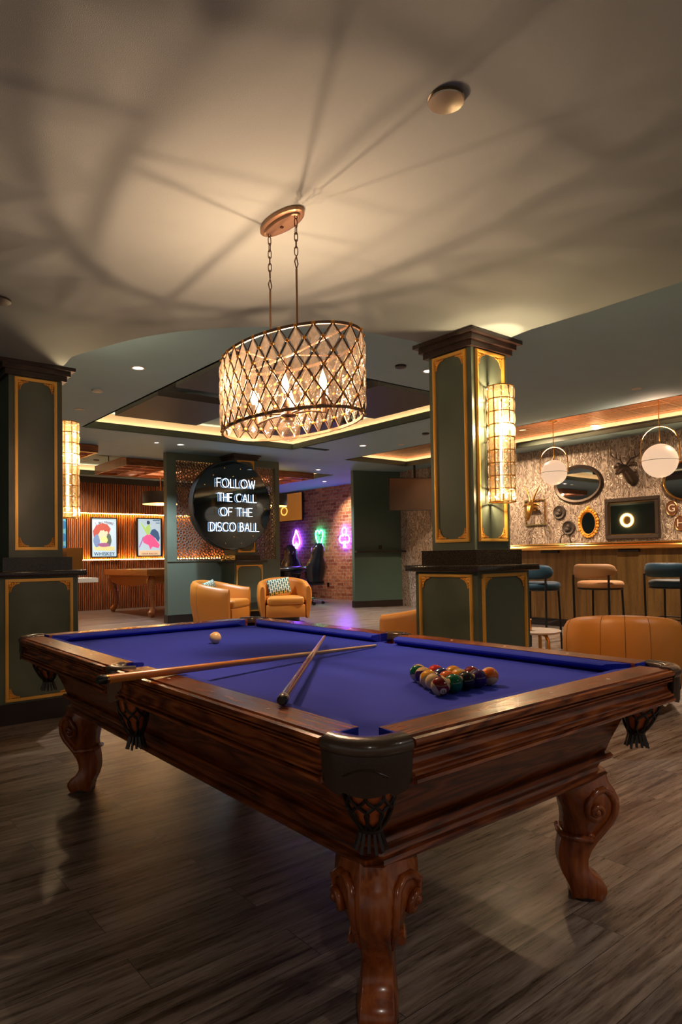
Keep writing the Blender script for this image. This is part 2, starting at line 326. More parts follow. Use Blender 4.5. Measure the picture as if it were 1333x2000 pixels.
def recess(nm,R,depth,topmat,led,leds='ledw',lipmat='moss'):
    x0,x1,y0,y1=R; o=.16
    m=MB()   # lip, ledge and upper riser
    lh=.07; t=.03
    for a in ((x0-t,x1+t,y0-t,y0),(x0-t,x1+t,y1,y1+t),(x0-t,x0,y0,y1),(x1,x1+t,y0,y1)): m.box(*a,ZH,ZH+lh)
    s2=.05
    for a in ((x0-s2-t,x1+s2+t,y0-s2-t,y0-s2),(x0-s2-t,x1+s2+t,y1+s2,y1+s2+t),(x0-s2-t,x0-s2,y0-s2,y1+s2),(x1+s2,x1+s2+t,y0-s2,y1+s2)): m.box(*a,ZH+.02,ZH+lh+.045)
    m.box(x0-o,x0-t,y0-o,y1+o,ZH+.021,ZH+.03); m.box(x1+t,x1+o,y0-o,y1+o,ZH+.021,ZH+.03); m.box(x0,x1,y0-o,y0-t,ZH+.021,ZH+.03); m.box(x0,x1,y1+t,y1+o,ZH+.021,ZH+.03)
    struct('trim_'+nm,m,lipmat,0)
    w=MB()
    for a in ((x0-o-.02,x1+o+.02,y0-o-.02,y0-o),(x0-o-.02,x1+o+.02,y1+o,y1+o+.02),(x0-o-.02,x0-o,y0-o,y1+o),(x1+o,x1+o+.02,y0-o,y1+o)): w.box(*a,ZH+.03,ZH+depth)
    struct('ceiling_riser_'+nm,w,'cream',0)
    c=MB().box(x0-o,x1+o,y0-o,y1+o,ZH+depth,ZH+depth+.02); struct('ceiling_recess_'+nm,c,topmat,0)
    l=MB()
    q=.085
    for a in ((x0-q-.03,x1+q+.03,y0-q-.03,y0-q-.005),(x0-q-.03,x1+q+.03,y1+q+.005,y1+q+.03),(x0-q-.03,x0-q-.005,y0-q,y1+q),(x1+q+.005,x1+q+.03,y0-q,y1+q)): l.box(*a,ZH+.032,ZH+.05)
    struct('trim_led_'+nm,l,leds,0)
recess('main',R1,.28,'ceil2',0,'ledw'); recess('bar',R2,.20,'tin',0,'ledw'); recess('back',R3,.25,'ceil2',0,'ledw')
# back room slat wall
YS=16.3; zb0,zb1=1.20,2.34
m=MB(); x=2.6
while x<9.2:
    m.box(x,x+.026,YS-.13,YS-.09,0,zb0); m.box(x,x+.026,YS-.13,YS-.09,zb1,ZH); m.box(x,x+.026,YS-.005,YS+.03,zb0-.02,zb1+.02); x+=.046
struct('wall_slats',m,'slat',0)
struct('wall_back',MB().box(2.2,9.4,YS-.09,YS+.0,0,zb0).box(2.2,9.4,YS-.09,YS,zb1,ZH).box(2.2,9.4,YS+.03,YS+.1,0,ZH+.3),'slatback',0)
led=MB().box(2.6,9.2,YS-.088,YS-.065,zb1-.014,zb1-.001).box(2.6,9.2,YS-.088,YS-.065,zb0+.001,zb0+.014)
struct('trim_led_slats',led,'leda',0)
struct('trim_cornice_slats',MB().box(2.2,9.4,YS-.19,YS-.131,3.06,ZH),'skirt',0)
XB=11.85
struct('wall_brick',MB().box(XB,XB+.15,12.02,18.6,0,ZH+.3),'brick',0)
struct('wall_brick_return',MB().box(9.4,XB,18.4,18.6,0,ZH+.3).box(9.3,9.4,YS,18.6,0,ZH+.3),'brick',0)
# green dividing wall (slightly skewed) and its skirting, drinks ledge
gA=Vector((10.06,11.84,0)); gB=Vector((11.28,11.42,0)); gd=(gB-gA).normalized(); gn=Vector((gd.y,-gd.x,0))  # normal toward camera side
if gn.y>0: gn=-gn
def gw(u,o,z): p=gA+gd*u+gn*o; return (p.x,p.y,z)
GL=(gB-gA).length
m=MB().add([gw(0,0,0),gw(GL,0,0),gw(GL,-.16,0),gw(0,-.16,0),gw(0,0,ZH),gw(GL,0,ZH),gw(GL,-.16,ZH),gw(0,-.16,ZH)],[(0,1,5,4),(1,2,6,5),(2,3,7,6),(3,0,4,7),(4,5,6,7),(0,3,2,1)])
struct('wall_green',m,'green2',0)
struct('wall_divider_back',MB().box(11.28,11.86,11.9,12.05,0,ZH),'green2',0)
m=MB().add([gw(-.012,.014,0),gw(GL,.014,0),gw(GL,-.17,0),gw(-.012,-.17,0),gw(-.012,.014,.15),gw(GL,.014,.15),gw(GL,-.17,.15),gw(-.012,-.17,.15)],[(0,1,5,4),(1,2,6,5),(2,3,7,6),(3,0,4,7),(4,5,6,7),(0,3,2,1)])
struct('baseboard_green',m,'skirt',0)
XS=11.2
struct('wall_bar',MB().box(XS,XS+.15,-4,11.46,0,ZH+.02),'stone',0)
struct('wall_left',MB().box(-5,1.25,5.95,6.1,0,ZL),'green2',0)
struct('wall_far_left',MB().box(-5.1,-4.95,6.1,16.4,0,ZH),'green2',0)
root=thing('ring_wall_light','amber ring wall light on the far left green wall, seen in the bar mirror','wall light',(-4.93,14.2,2.55))
MB().lathe([(.02,0),(.30,.0),(.30,.03),(.02,.03)],(0,0,0),32,'X').build('back_disc','brassd',root,40)
MB().tube([(.06,.24*cos(2*PI*i/32),.24*sin(2*PI*i/32)) for i in range(32)],.05,8,closed=True).build('ring_tube',emit('ring light glow',(1,.62,.25),6),root,60)
# ================================================================== POOL TABLE
TX,TY,HW,HL=.895,1.035,.75,1.40
TC=(TX+HW,TY+HL)
ZT=.79; BED=.755
table=thing('pool_table','large cherry wood pool table with royal blue cloth and carved scroll legs','pool table',(TC[0],TC[1],0))
prof=[(.03,.691),(-.006,.692),(-.013,.697),(-.011,.704),(.002,.706),(.002,.709),(-.006,.711),(-.006,.716),(.003,.718),(.004,.722),(.014,.731),(.017,.742),(.012,.751),(.004,.7555),(.004,.757),(-.003,.758),(-.003,.762),(.004,.763),(.004,.765),(-.003,.766),(-.003,.770),(.004,.771),(.004,.773),(-.003,.774),(-.010,.778),(-.012,.785),(-.008,.791),(.001,.7935),(.004,.7915),(.008,.7915),(.012,.796),(.108,.796),(.108,.70),(.03,.70)]
def side(kind,d,t,z):
    # kind: which edge; d inward distance, t coordinate along the edge
    if kind=='S': return (t,-HL+d,z)
    if kind=='N': return (t,HL-d,z)
    if kind=='W': return (-HW+d,t,z)
    return (HW-d,t,z)
CK=.142; SP=.065
segs=[('S',-HW+CK,HW-CK,0,0),('N',-HW+CK,HW-CK,0,0),('W',-HL+CK,-SP,0,1),('W',SP,HL-CK,1,0),('E',-HL+CK,-SP,0,1),('E',SP,HL-CK,1,0)]
cush=[(.106,.794),(.150,.789),(.158,.783),(.157,.776),(.135,.762),(.118,.7555),(.106,.7555)]
for k,t0,t1,s0,s1 in segs:
    mat='woodX' if k in 'SN' else 'woodY'
    r=MB().loft([[side(k,d,t,z) for d,z in prof] for t in (t0,t0+.004,t1-.004,t1)]).build('rail',mat,table,24)
    c=MB()
    def tt(d,t,end,which):
        off=.012+(d-.106)*1.65 if not which else (d-.106)*.35
        return t+off*end
    c.loft([[side(k,d,tt(d,t0,1,s0),z) for d,z in cush],[side(k,d,tt(d,t1,-1,s1),z) for d,z in cush]])
    for te,en,fl in ((t0,1,s0),(t1,-1,s1)):
        q=[(.044,te+.001*en),(.044,te-.008*en),(.107,te-.002*en),(.107,te+.02*en)]
        c.loft([[side(k,d,t,z) for d,t in q] for z in (.750,.7955)])
    c.build('cushion','felt',table,35)
    # mother of pearl sights
    n=3
    for i in range(n):
        t=t0+(t1-t0)*(i+1)/(n+1); p=side(k,.055,t,.7962); mm=MB(); 
        mm.loft([[ (p[0]+r_*cos(2*PI*q/12),p[1]+r_*sin(2*PI*q/12),.796+h) for q in range(12)] for r_,h in ((.006,0),(.005,.0008))]).build('sight_marker','cuetip',table)
# bed with pocket cut-outs
bx,by=HW-.112,HL-.112; pr=.062
poly=[]
def arcp(cx,cy,r,a0,a1,n=10): return [(cx+r*cos(math.radians(a0+(a1-a0)*i/n)),cy+r*sin(math.radians(a0+(a1-a0)*i/n))) for i in range(n+1)]
pc=.090
for sx,sy in ((1,1),(-1,1),(-1,-1),(1,-1)):
    c=(sx*(HW-pc),sy*(HL-pc)); 
    # arc concave toward table centre
    base=math.degrees(math.atan2(-sy,-sx)); a=arcp(c[0],c[1],pr,base+70,base-70) 
    pts=a
    if sx*sy>0: pts=a
    poly.append(pts)
def corner_pts(sx,sy,rev):
    c=(sx*(HW-.095),sy*(HL-.095)); base=math.degrees(math.atan2(-sy,-sx)); a=arcp(c[0],c[1],.058,base-50,base+50)
    return a[::-1] if rev else a
bedp=[]
bedp+= corner_pts(1,1,True)+ corner_pts(-1,1,True)+[(-bx-.03,.045),(-bx+.012,.03),(-bx+.012,-.03),(-bx-.03,-.045)]+corner_pts(-1,-1,True)+corner_pts(1,-1,True)+[(bx+.03,-.045),(bx-.012,-.03),(bx-.012,.03),(bx+.03,.045)]
MB().prism(bedp,BED-.03,BED).build('bed_cloth','felt',table,30)
# cabinet
cab=[(.12,.70),(.135,.66),(.158,.60),(.180,.545),(.192,.508),(.196,.502),(.182,.500),(.175,.490),(.181,.479),(.196,.475),(.205,.466),(.213,.450),(.208,.439),(.196,.436),(.189,.428),(.194,.419),(.212,.416)]
ch=.035
def ring(i,z):
    a,b=HW-i,HL-i; c=ch
    return [(-a+c,-b,z),(a-c,-b,z),(a,-b+c,z),(a,b-c,z),(a-c,b,z),(-a+c,b,z),(-a,b-c,z),(-a,-b+c,z)]
MB().loft([ring(i,z) for i,z in cab]).build('cabinet','woodH',table,28)
# pockets
def pocket(conv,ends,rimw=1.0,pcin=(.0,.0),flare=1.0):
    pass
def corner_map(sx,sy): return lambda x,y,z: (sx*(HW-x),sy*(HL-y),z)
def se_path(n=18,c=.137,r=.137,p=2.7):
    out=[]
    for i in range(n+1):
        a=PI+PI/2*i/n; x=-abs(cos(a))**(2/p)*r; y=-abs(sin(a))**(2/p)*r; out.append((c+x,c+y))
    return out
def band(path,sec):
    rings=[]
    n=len(path)
    for i,(x,y) in enumerate(path):
        a=path[max(i-1,0)]; b=path[min(i+1,n-1)]; tx,ty=b[0]-a[0],b[1]-a[1]; l=math.hypot(tx,ty); nx,ny=-ty/l,tx/l
        rings.append([(x+nx*d,y+ny*d,z) for d,z in sec(i/(n-1))])
    return rings
def bag_parts(root,mp,cx,cy,r0,ztop,zbot,tilt=(0,0)):
    def P(a,t,dr=0):
        r=(r0*(1-.12*t-.50*t**3))+dr; return (cx+r*cos(a)+tilt[0]*t,cy+r*sin(a)+tilt[1]*t,ztop+(zbot-ztop)*t)
    MB().loft([[P(2*PI*k/20,t,-.006) for k in range(20)] for t in (0,.2,.4,.6,.8,1)]).map(mp).build('pocket_lining','inner',root,60)
    nt_=MB()
    for k in range(9):
        for sgn in (1,-1):
            pts=[P(2*PI*k/9+sgn*t*1.45+.17*sin(t*4*PI)*sgn,t,.002) for t in [i/12 for i in range(13)]]
            nt_.tube(pts,.0042,5)
    nt_.tube([P(2*PI*k/20,0,.002) for k in range(20)],.006,5,closed=True)
    nt_.tube([P(2*PI*k/20,1,.001) for k in range(20)],.008,5,closed=True)
    nt_.map(mp).build('netting','net',root,60)
    fr=MB()
    for k in range(13):
        a=2*PI*k/13; b=P(a,1,0); q=.010
        e=(cx+tilt[0]+ (r0*.62)*cos(a),cy+tilt[1]+(r0*.62)*sin(a),zbot-.045-.01*random.random())
        fr.tube([b,((b[0]+e[0])/2,(b[1]+e[1])/2,(b[2]+e[2])/2-.004),e],[.004,.005,.0045],4)
    fr.map(mp).build('fringe','net',root,60)
for sx,sy in ((-1,-1),(1,-1),(-1,1),(1,1)):
    mp=corner_map(sx,sy); path=se_path()
    rim=MB().loft(band(path,lambda u:[(0.002,.764),(-.006,.768),(-.010,.778),(-.007,.790),(.004,.799),(.022,.802),(.040,.800),(.047,.792),(.046,.765)])).map(mp).build('pocket_rim','rim',table,50)
    def sec(u):
        lo=.700-.020*sin(PI*u)-.012*(abs(u-.12)<.08)-.012*(abs(u-.88)<.08)
        return [(.003,.768),(-.003,.766),(-.004,.75),(-.002,.72),(-.001,lo),(.004,lo)]
    MB().loft(band([path[int(i)] for i in range(19)],sec)).map(mp).build('pocket_shield','leather',rim,50)
    arcr=[(.0,0)]
    pth=path[4:15]; n=len(pth); ap=[]
    for i,(x,y) in enumerate(pth):
        u=i/(n-1); ap.append((x-.004*.7,y-.004*.7,.722+.018*sin(PI*u)))
    MB().tube(ap,.0022,5).map(mp).build('embossed_line','leather',rim,60)
    bag_parts(rim,mp,.112,.112,.062,.70,.565,(.02,.02))
for sx in (-1,1):
    mp=lambda x,y,z,sx=sx:(sx*(HW-x),y,z)
    pth=[(.055+(-.063)*abs(sin(PI*i/14))**.6,-.085+.17*i/14) for i in range(15)]
    pth=[(x,y) for x,y in pth]
    rim=MB().loft(band(pth,lambda u:[(0.0,.764),(.006,.768),(.010,.78),(.007,.793),(-.004,.800),(-.022,.803),(-.038,.800),(-.044,.79),(-.043,.765)])).map(mp).build('pocket_rim','rim',table,50)
    MB().loft(band(pth[2:13],lambda u:[(0,.768),(.005,.766),(.006,.74),(.004,.69-.02*sin(PI*u)),(0,.69-.02*sin(PI*u))])).map(mp).build('pocket_shield',plain('brown suede flap',(.16,.085,.045),.7,bump=.2,bscale=90),rim,50)
    bag_parts(rim,mp,.075,.0,.058,.70,.54,(.015,0))
# legs
LS=[(.427,-.02,-.235,.105),(.40,-.012,-.215,.110),(.375,.006,-.20,.110),(.345,.020,-.185,.104),(.315,.022,-.172,.095),(.285,.016,-.166,.083),(.255,.0,-.165,.071),(.225,-.026,-.170,.061),(.195,-.052,-.178,.051),(.165,-.074,-.184,.047),(.135,-.086,-.185,.046),(.11,-.087,-.181,.047),(.085,-.072,-.173,.050),(.065,-.045,-.162,.053),(.045,-.028,-.152,.054),(.025,-.028,-.146,.054),(.010,-.036,-.144,.052),(0,-.046,-.144,.048)]
ci=.198
def leg(sx,sy):
    # local frame: u outward along the diagonal, v across
    d=Vector((sx,sy,0)).normalized(); e=Vector((-d.y,d.x,0)); base=Vector((sx*(HW-ci),sy*(HL-ci),0))
    fn=lambda u,v,z: tuple(base+d*u+e*v+Vector((0,0,z)))
    rings=[]
    for z,o,i,h in LS:
        f=.42 if z>.2 else .62
        c=(o+i)/2
        front=h*f
        fr_=.032 if z>.2 else .032+(.2-z)*.05; k2=.74 if z>.2 else .9; dd=.055 if z>.2 else .03
        r=[(o,-fr_),(o,fr_),(o-.003,fr_+.004),(o-dd,h*k2),(c,h*.98),(i+.03,h*.94),(i,h*.6),(i,-h*.6),(i+.03,-h*.94),(c,-h*.98),(o-dd,-h*k2),(o-.003,-fr_-.004)]
        rings.append([fn(u,v,z) for u,v in r])
    lg=MB().loft(rings).build('leg','woodZ',table,50)
    sc=MB(); 
    for s in (-1,1):
        def h(z):
            for a,b in zip(LS,LS[1:]):
                if b[0]<=z<=a[0]:
                    q=(a[0]-z)/(a[0]-b[0]); return a[3]+(b[3]-a[3])*q
            return LS[-1][3]
        # upper volute
        cu,cz=-.078,.322; pts=[]; rad=[]
        for i in range(26):
            q=i/25; a=math.radians(-80-470*(1-q)); rr=.010+.036*q; pts.append((cu+rr*cos(a),cz+rr*sin(a)))
        pts=[(cu+(.008+.04*q)*cos(math.radians(200-430*q+0)),cz+(.008+.04*q)*sin(math.radians(200-430*q))) for q in [i/22 for i in range(23)]][::1]
        sw=[(-.080,.374),(-.045,.376),(-.018,.358),(-.006,.325),(-.010,.288),(-.030,.250),(-.052,.222),(-.070,.205)]
        vol=[(cu+(.010+.036*(i/20))*cos(math.radians(-60+ 510*(1-i/20)-0+ (0))),cz+(.010+.036*(i/20))*sin(math.radians(-60+510*(1-i/20)))) for i in range(21)]
        # spiral ends at angle -60deg; blend via outer circle to the sweep
        sp=[(cu+(.008+.040*(i/24))*cos(math.radians(90+540*(1-i/24))),cz+(.008+.044*(i/24))*sin(math.radians(90+540*(1-i/24)))) for i in range(25)]
        def oi(z):
            for a,b in zip(LS,LS[1:]):
                if b[0]<=z<=a[0]:
                    q=(a[0]-z)/(a[0]-b[0]); return a[1]+(b[1]-a[1])*q,a[2]+(b[2]-a[2])*q
            return LS[-1][1],LS[-1][2]
        def vs(u,z):
            o_,i_=oi(z); H=h(z); c_=(o_+i_)/2
            if u>o_-.055: return .036+(H*.74-.036)*max(0,min(1,(o_-u)/.055))
            return H*.74+(H*.98-H*.74)*max(0,min(1,(o_-.055-u)/max(.01,o_-.055-c_)))
        sp=[(-.072+(.006+.024*(i/24))*cos(math.radians(180+540*(1-i/24))),.322+(.006+.024*(i/24))*sin(math.radians(180+540*(1-i/24)))) for i in range(25)]
        sw=[(-.102,.34),(-.094,.366),(-.070,.385),(-.040,.386),(-.014,.368),(-.002,.338),(-.004,.305),(-.018,.272),(-.040,.240),(-.058,.218),(-.074,.200)]
        path=sp+sw
        P3=[fn(u,s*(vs(u,z)+.002+.012*max(0,1-math.hypot(u+.072,z-.322)/.05)),z) for u,z in path]
        R=[.007+.005*min(1,i/20) for i in range(len(path))]
        sc.tube(P3,R,7)
        sc._sph(fn(-.072,s*(vs(-.072,.322)+.012),.322),.013,10,8,(1,1,1))
        small=[(-.078+(.004+.016*(i/14))*cos(math.radians(0-420*(1-i/14)-90)),.212+(.004+.016*(i/14))*sin(math.radians(-420*(1-i/14)-90))) for i in range(15)]
        sc.tube([fn(u,s*(vs(u,z)+.004),z) for u,z in small],.0065,6)
        sc._sph(fn(-.078,s*(vs(-.078,.212)+.004),.212),.009,8,6,(1,1,1))
    sc.build('scroll_carving','woodZ',lg,60)
    bd=MB(); z=.225
    bd.tube([fn(-.078,-.062,.212),fn(-.13,-.062,.217),fn(-.172,-.045,.222),fn(-.176,0,.224),fn(-.172,.045,.222),fn(-.13,.062,.217),fn(-.078,.062,.212)],.013,8)
    bd.build('knee_band','woodZ',lg,60)
    MB().tube([fn(-.095,0,.0),fn(-.095,0,.012)],.052,16).build('foot_pad','skirt',lg)
for sx,sy in ((-1,-1),(1,-1),(-1,1),(1,1)): leg(sx,sy)
# ------------------------------------------------------------------ balls
RB=.0300
def ball_mat(name,col,stripe,axis):
    m,t,b=nt(name); b.inputs['Roughness'].default_value=.06; b.inputs['Coat Weight'].default_value=.1
    tc=N(t,'ShaderNodeTexCoord'); dt=N(t,'ShaderNodeVectorMath',operation='DOT_PRODUCT'); L(t,tc,'Object',dt,0); dt.inputs[1].default_value=axis
    ab=N(t,'ShaderNodeMath',operation='ABSOLUTE'); L(t,dt,'Value',ab,0); lt=N(t,'ShaderNodeMath',operation='LESS_THAN'); L(t,ab,0,lt,0); lt.inputs[1].default_value=.0165 if stripe else 1
    mx=N(t,'ShaderNodeMixRGB'); L(t,lt,0,mx,'Fac'); mx.inputs[1].default_value=(.80,.55,.25,1); mx.inputs[2].default_value=C4(col)
    # number spots, perpendicular to the stripe axis
    ax=Vector(axis).normalized(); sp=ax.cross(Vector((.3,.2,1))).normalized()
    if name.endswith('maroon stripe'): sp=Vector((-.45,-.80,-.40)).normalized()
    d2=N(t,'ShaderNodeVectorMath',operation='DOT_PRODUCT'); L(t,tc,'Object',d2,0); d2.inputs[1].default_value=sp
    a2=N(t,'ShaderNodeMath',operation='ABSOLUTE'); L(t,d2,'Value',a2,0); g=N(t,'ShaderNodeMath',operation='GREATER_THAN'); L(t,a2,0,g,0); g.inputs[1].default_value=RB*.925
    m3=N(t,'ShaderNodeMixRGB'); L(t,g,0,m3,'Fac'); L(t,mx,'Color',m3,1); m3.inputs[2].default_value=(.85,.68,.42,1); L(t,m3,'Color',b,'Base Color')
    return m
cols={'maroon':(.20,.010,.008),'blue':(.008,.014,.14),'orange':(.85,.16,.008),'yellow':(.90,.40,.02),'green':(.003,.13,.05),'black':(.006,.006,.007),'purple':(.04,.008,.11),'red':(.70,.018,.008)}
P0=Vector((1.537,1.41)); uu=(Vector((1.653,1.629))-P0).normalized(); vv=(Vector((1.778,1.406))-P0).normalized()
mid=(uu+vv).normalized(); pe=Vector((-mid.y,mid.x)); 
if pe.dot(uu)<0: pe=-pe
uu=mid*cos(PI/6)+pe*.5; vv=mid*cos(PI/6)-pe*.5
balls=[(0,0,'maroon',1,(.75,-.45,.5),'maroon striped ball numbered 15 at the front corner of the rack'),
(1,0,'blue',1,(-.8,-.3,.35),'dark blue striped ball second in the left front row'),
(2,0,'yellow',1,(.6,.75,.3),'golden yellow ball in the middle of the left front row'),
(3,0,'purple',1,(.1,.2,1),'cream topped purple striped ball next to the green striped corner ball'),
(4,0,'green',1,(.5,.2,.8),'green striped ball at the far left corner of the rack'),
(0,1,'green',0,(0,1,0),'solid green ball to the right of the maroon striped ball'),
(0,2,'black',0,(0,1,0),'solid black ball between the green and purple balls'),
(0,3,'purple',0,(0,1,0),'solid purple ball to the right of the black ball'),
(0,4,'orange',1,(.3,.5,.8),'cream and orange striped ball at the right corner of the rack'),
(1,1,'orange',0,(0,1,0),'solid orange ball just behind the blue striped and green balls'),
(2,1,'blue',0,(0,1,0),'solid navy ball in the middle of the rack behind the orange one'),
(1,2,'yellow',1,(.4,.2,.9),'amber striped ball behind the black ball'),
(3,1,'red',0,(0,1,0),'solid red ball in the back row second from the left'),
(2,2,'yellow',0,(0,1,0),'solid yellow ball at the middle of the back row'),
(1,3,'maroon',1,(.2,.8,.1),'dark maroon ball with a cream edge in the back row behind the purple one')]
for i,j,c,st,ax,lab in balls:
    p=P0+uu*(i*.0602)+vv*(j*.0602)
    a=Vector(ax).normalized(); o=MB().sphere((0,0,0),RB,28,18).build('billiard_ball',ball_mat('ball '+c+(' stripe' if st else ' solid')+('' if (i,j)!=(0,0) else ''),cols[c],st,tuple(a)),None,80)
    o.location=(p.x,p.y,BED+RB); tag(o,lab,'billiard ball','racked billiard balls')
    if (i,j)==(0,0):
        sp=Vector((-.45,-.80,-.40)).normalized()
        cu=bpy.data.curves.new('t','FONT'); cu.body='15'; cu.size=.013; cu.align_x='CENTER'; cu.align_y='CENTER'; cu.extrude=.0002
        to=bpy.data.objects.new('t',cu); COL.objects.link(to); bpy.context.view_layer.update(); dg=bpy.context.evaluated_depsgraph_get(); me=bpy.data.meshes.new_from_object(to.evaluated_get(dg)); bpy.data.objects.remove(to)
        me.materials.clear(); me.materials.append(M['black']); n_=bpy.data.objects.new('number',me); COL.objects.link(n_); n_.parent=o
        q=sp.to_track_quat('Z','Y'); n_.rotation_euler=q.to_euler(); n_.location=sp*(RB*.9985)
o=MB().sphere((0,0,0),RB,28,18).build('cue_ball','ivory',None,80); o.location=(1.657,3.057,BED+RB); tag(o,'plain cream cue ball alone on the blue cloth','billiard ball')
def cue(name,tip,butt,label,mb):
    root=thing(name,label,'cue',tuple(butt)); d=(tip-butt); Ln=d.length; root.rotation_euler=d.to_track_quat('X','Z').to_euler()
    def seg(a,b,ra,rb): return MB().tube([(a,0,0),(b,0,0)],[ra,rb],16)
    q=Ln*.50
    def rad(x): return .0150+(.0062-.0150)*(x/Ln)
    MB().tube([(0,0,0),(.006,0,0),(.022,0,0),(.028,0,0)],[.0095,.0145,.0152,.0152],16).build('bumper','cuebump',root,50)
    seg(.028,.036,.0153,.0153).build('butt_ring','cuetip' if mb=='cuedark' else 'brass',root)
    seg(.036,Ln*.46,rad(.036),rad(Ln*.46)).build('butt',mb,root,60)
    pts=MB()
    for k in range(4):
        a=PI/2*k+.4; 
        for sgn in (0,):
            r1,r2=rad(Ln*.34)*1.01,rad(Ln*.5)*1.02
            w=.55
            pts.add([(Ln*.46,r1*.97*cos(a-w),r1*.97*sin(a-w)),(Ln*.46,r1*.99*cos(a),r1*.99*sin(a)),(Ln*.46,r1*.97*cos(a+w),r1*.97*sin(a+w)),(Ln*.60,r2*.985*cos(a),r2*.985*sin(a))],[(0,1,3),(1,2,3),(0,2,1)])
    seg(Ln*.46,Ln-.02,rad(Ln*.46),.0064).build('shaft','cueshaft',root,60)
    pts.build('inlay_points',mb,root,0)
    seg(Ln-.02,Ln-.006,.0066,.0066).build('ferrule','white',root); seg(Ln-.006,Ln,.0064,.005).build('tip','cuetip',root)
cue('pool_cue',Vector((2.14,2.371,.7625)),Vector((.712,2.062,.8215)),'long cue with orange butt lying across the side rail and blue cloth','cuebutt')
cue('pool_cue',Vector((2.000,2.590,.800)),Vector((.985,1.462,.813)),'cue with dark glossy butt propped on the near rail and crossing the longer one','cuedark')
# ================================================================== COLUMNS
def frame_mb(w,h,t=.022,dp=.012):
    m=MB()
    for a in ((0,w,0,t),(0,w,h-t,h),(0,t,t,h-t),(w-t,w,t,h-t)):
        m.box(a[0],a[1],-dp,0,a[2],a[3])
        m.box(a[0]+.005,a[1]-.005,-dp-.005,-dp,a[2]+.005,a[3]-.005) 
    return m
def ornament_mb(s=.062):
    m=MB(); 
    for x,z,r in ((.12,.12,.20),(.38,.16,.15),(.16,.38,.15),(.62,.13,.11),(.13,.62,.11),(.34,.34,.12),(.82,.09,.08),(.09,.82,.08),(.98,.06,.05),(.06,.98,.05),(.5,.3,.07),(.3,.5,.07)):
        m._sph((x*s,-.004,z*s),r*s,8,6,(1,.5,1))
    arc=[(s*(1.0-.80*sin(PI/2*i/8)),-.006,s*(.12+.86*(1-cos(PI/2*i/8)))) for i in range(9)]
    m.tube(arc,.0035,5)
    return m
def panel(root,origin,rz,w,h,t=.022):
    f=frame_mb(w,h,t)
    R=Matrix.Translation(Vector(origin))@Matrix.Rotation(rz,4,'Z')
    f.map(lambda x,y,z:tuple(R@Vector((x,y,z)))); fo=f.build('gilt_frame','gold',root,25)
    for cx_,cz_,mx,mz in ((t,t,1,1),(w-t,t,-1,1),(t,h-t,1,-1),(w-t,h-t,-1,-1)):
        o=ornament_mb(.075); o.map(lambda x,y,z:tuple(R@Vector((cx_+mx*x,y,cz_+mz*z)))); o.build('corner_ornament','ormolu',fo,60)
def column(c,label,w=.386,pw=.56,ztop=ZL,zl=1.12,faces=((0,0),),sk=.15):
    root=thing('column',label,'column',(c[0],c[1],0)); a,b=w/2,pw/2
    MB().box(-a,a,-a,a,zl,ztop).build('shaft','green',root,0)
    MB().box(-b,b,-b,b,0,zl-.045).build('pedestal','green',root,0)
    MB().box(-b-.012,b+.012,-b-.012,b+.012,0,sk).build('skirting','skirt',root,0)
    MB().rbox(-b-.055,b+.055,-b-.055,b+.055,zl-.045,zl-.002,.008).build('ledge','granite',root,30)
    MB().box(-a-.055,a+.055,-a-.055,a+.055,zl-.002,zl+.10).build('plinth_block','granite',root,0)
    cr=MB()
    for d,z0,z1 in ((.030,ztop-.105,ztop-.065),(.052,ztop-.065,ztop-.028),(.082,ztop-.028,ztop)): cr.box(-a-d,a+d,-a-d,a+d,z0,z1)
    cr.build('crown_moulding','crown',root,0)
    for rz in faces:
        R=Matrix.Rotation(rz,4,'Z')
        o=R@Vector((-a+.040,-a,zl+.155)); panel(root,o,rz,w-.080,ztop-.112-(zl+.155))
        o=R@Vector((-b+.040,-b,.165)); panel(root,o,rz,pw-.080,.895)
    return root
cR=(3.713,3.087); cL=(1.418,5.615)
column(cR,'dark green gilt-panelled column by the bar side with a crystal wall light',faces=(0,-PI/2))
column(cL,'dark green gilt-panelled column at the left edge of the room',faces=(0,PI/2))
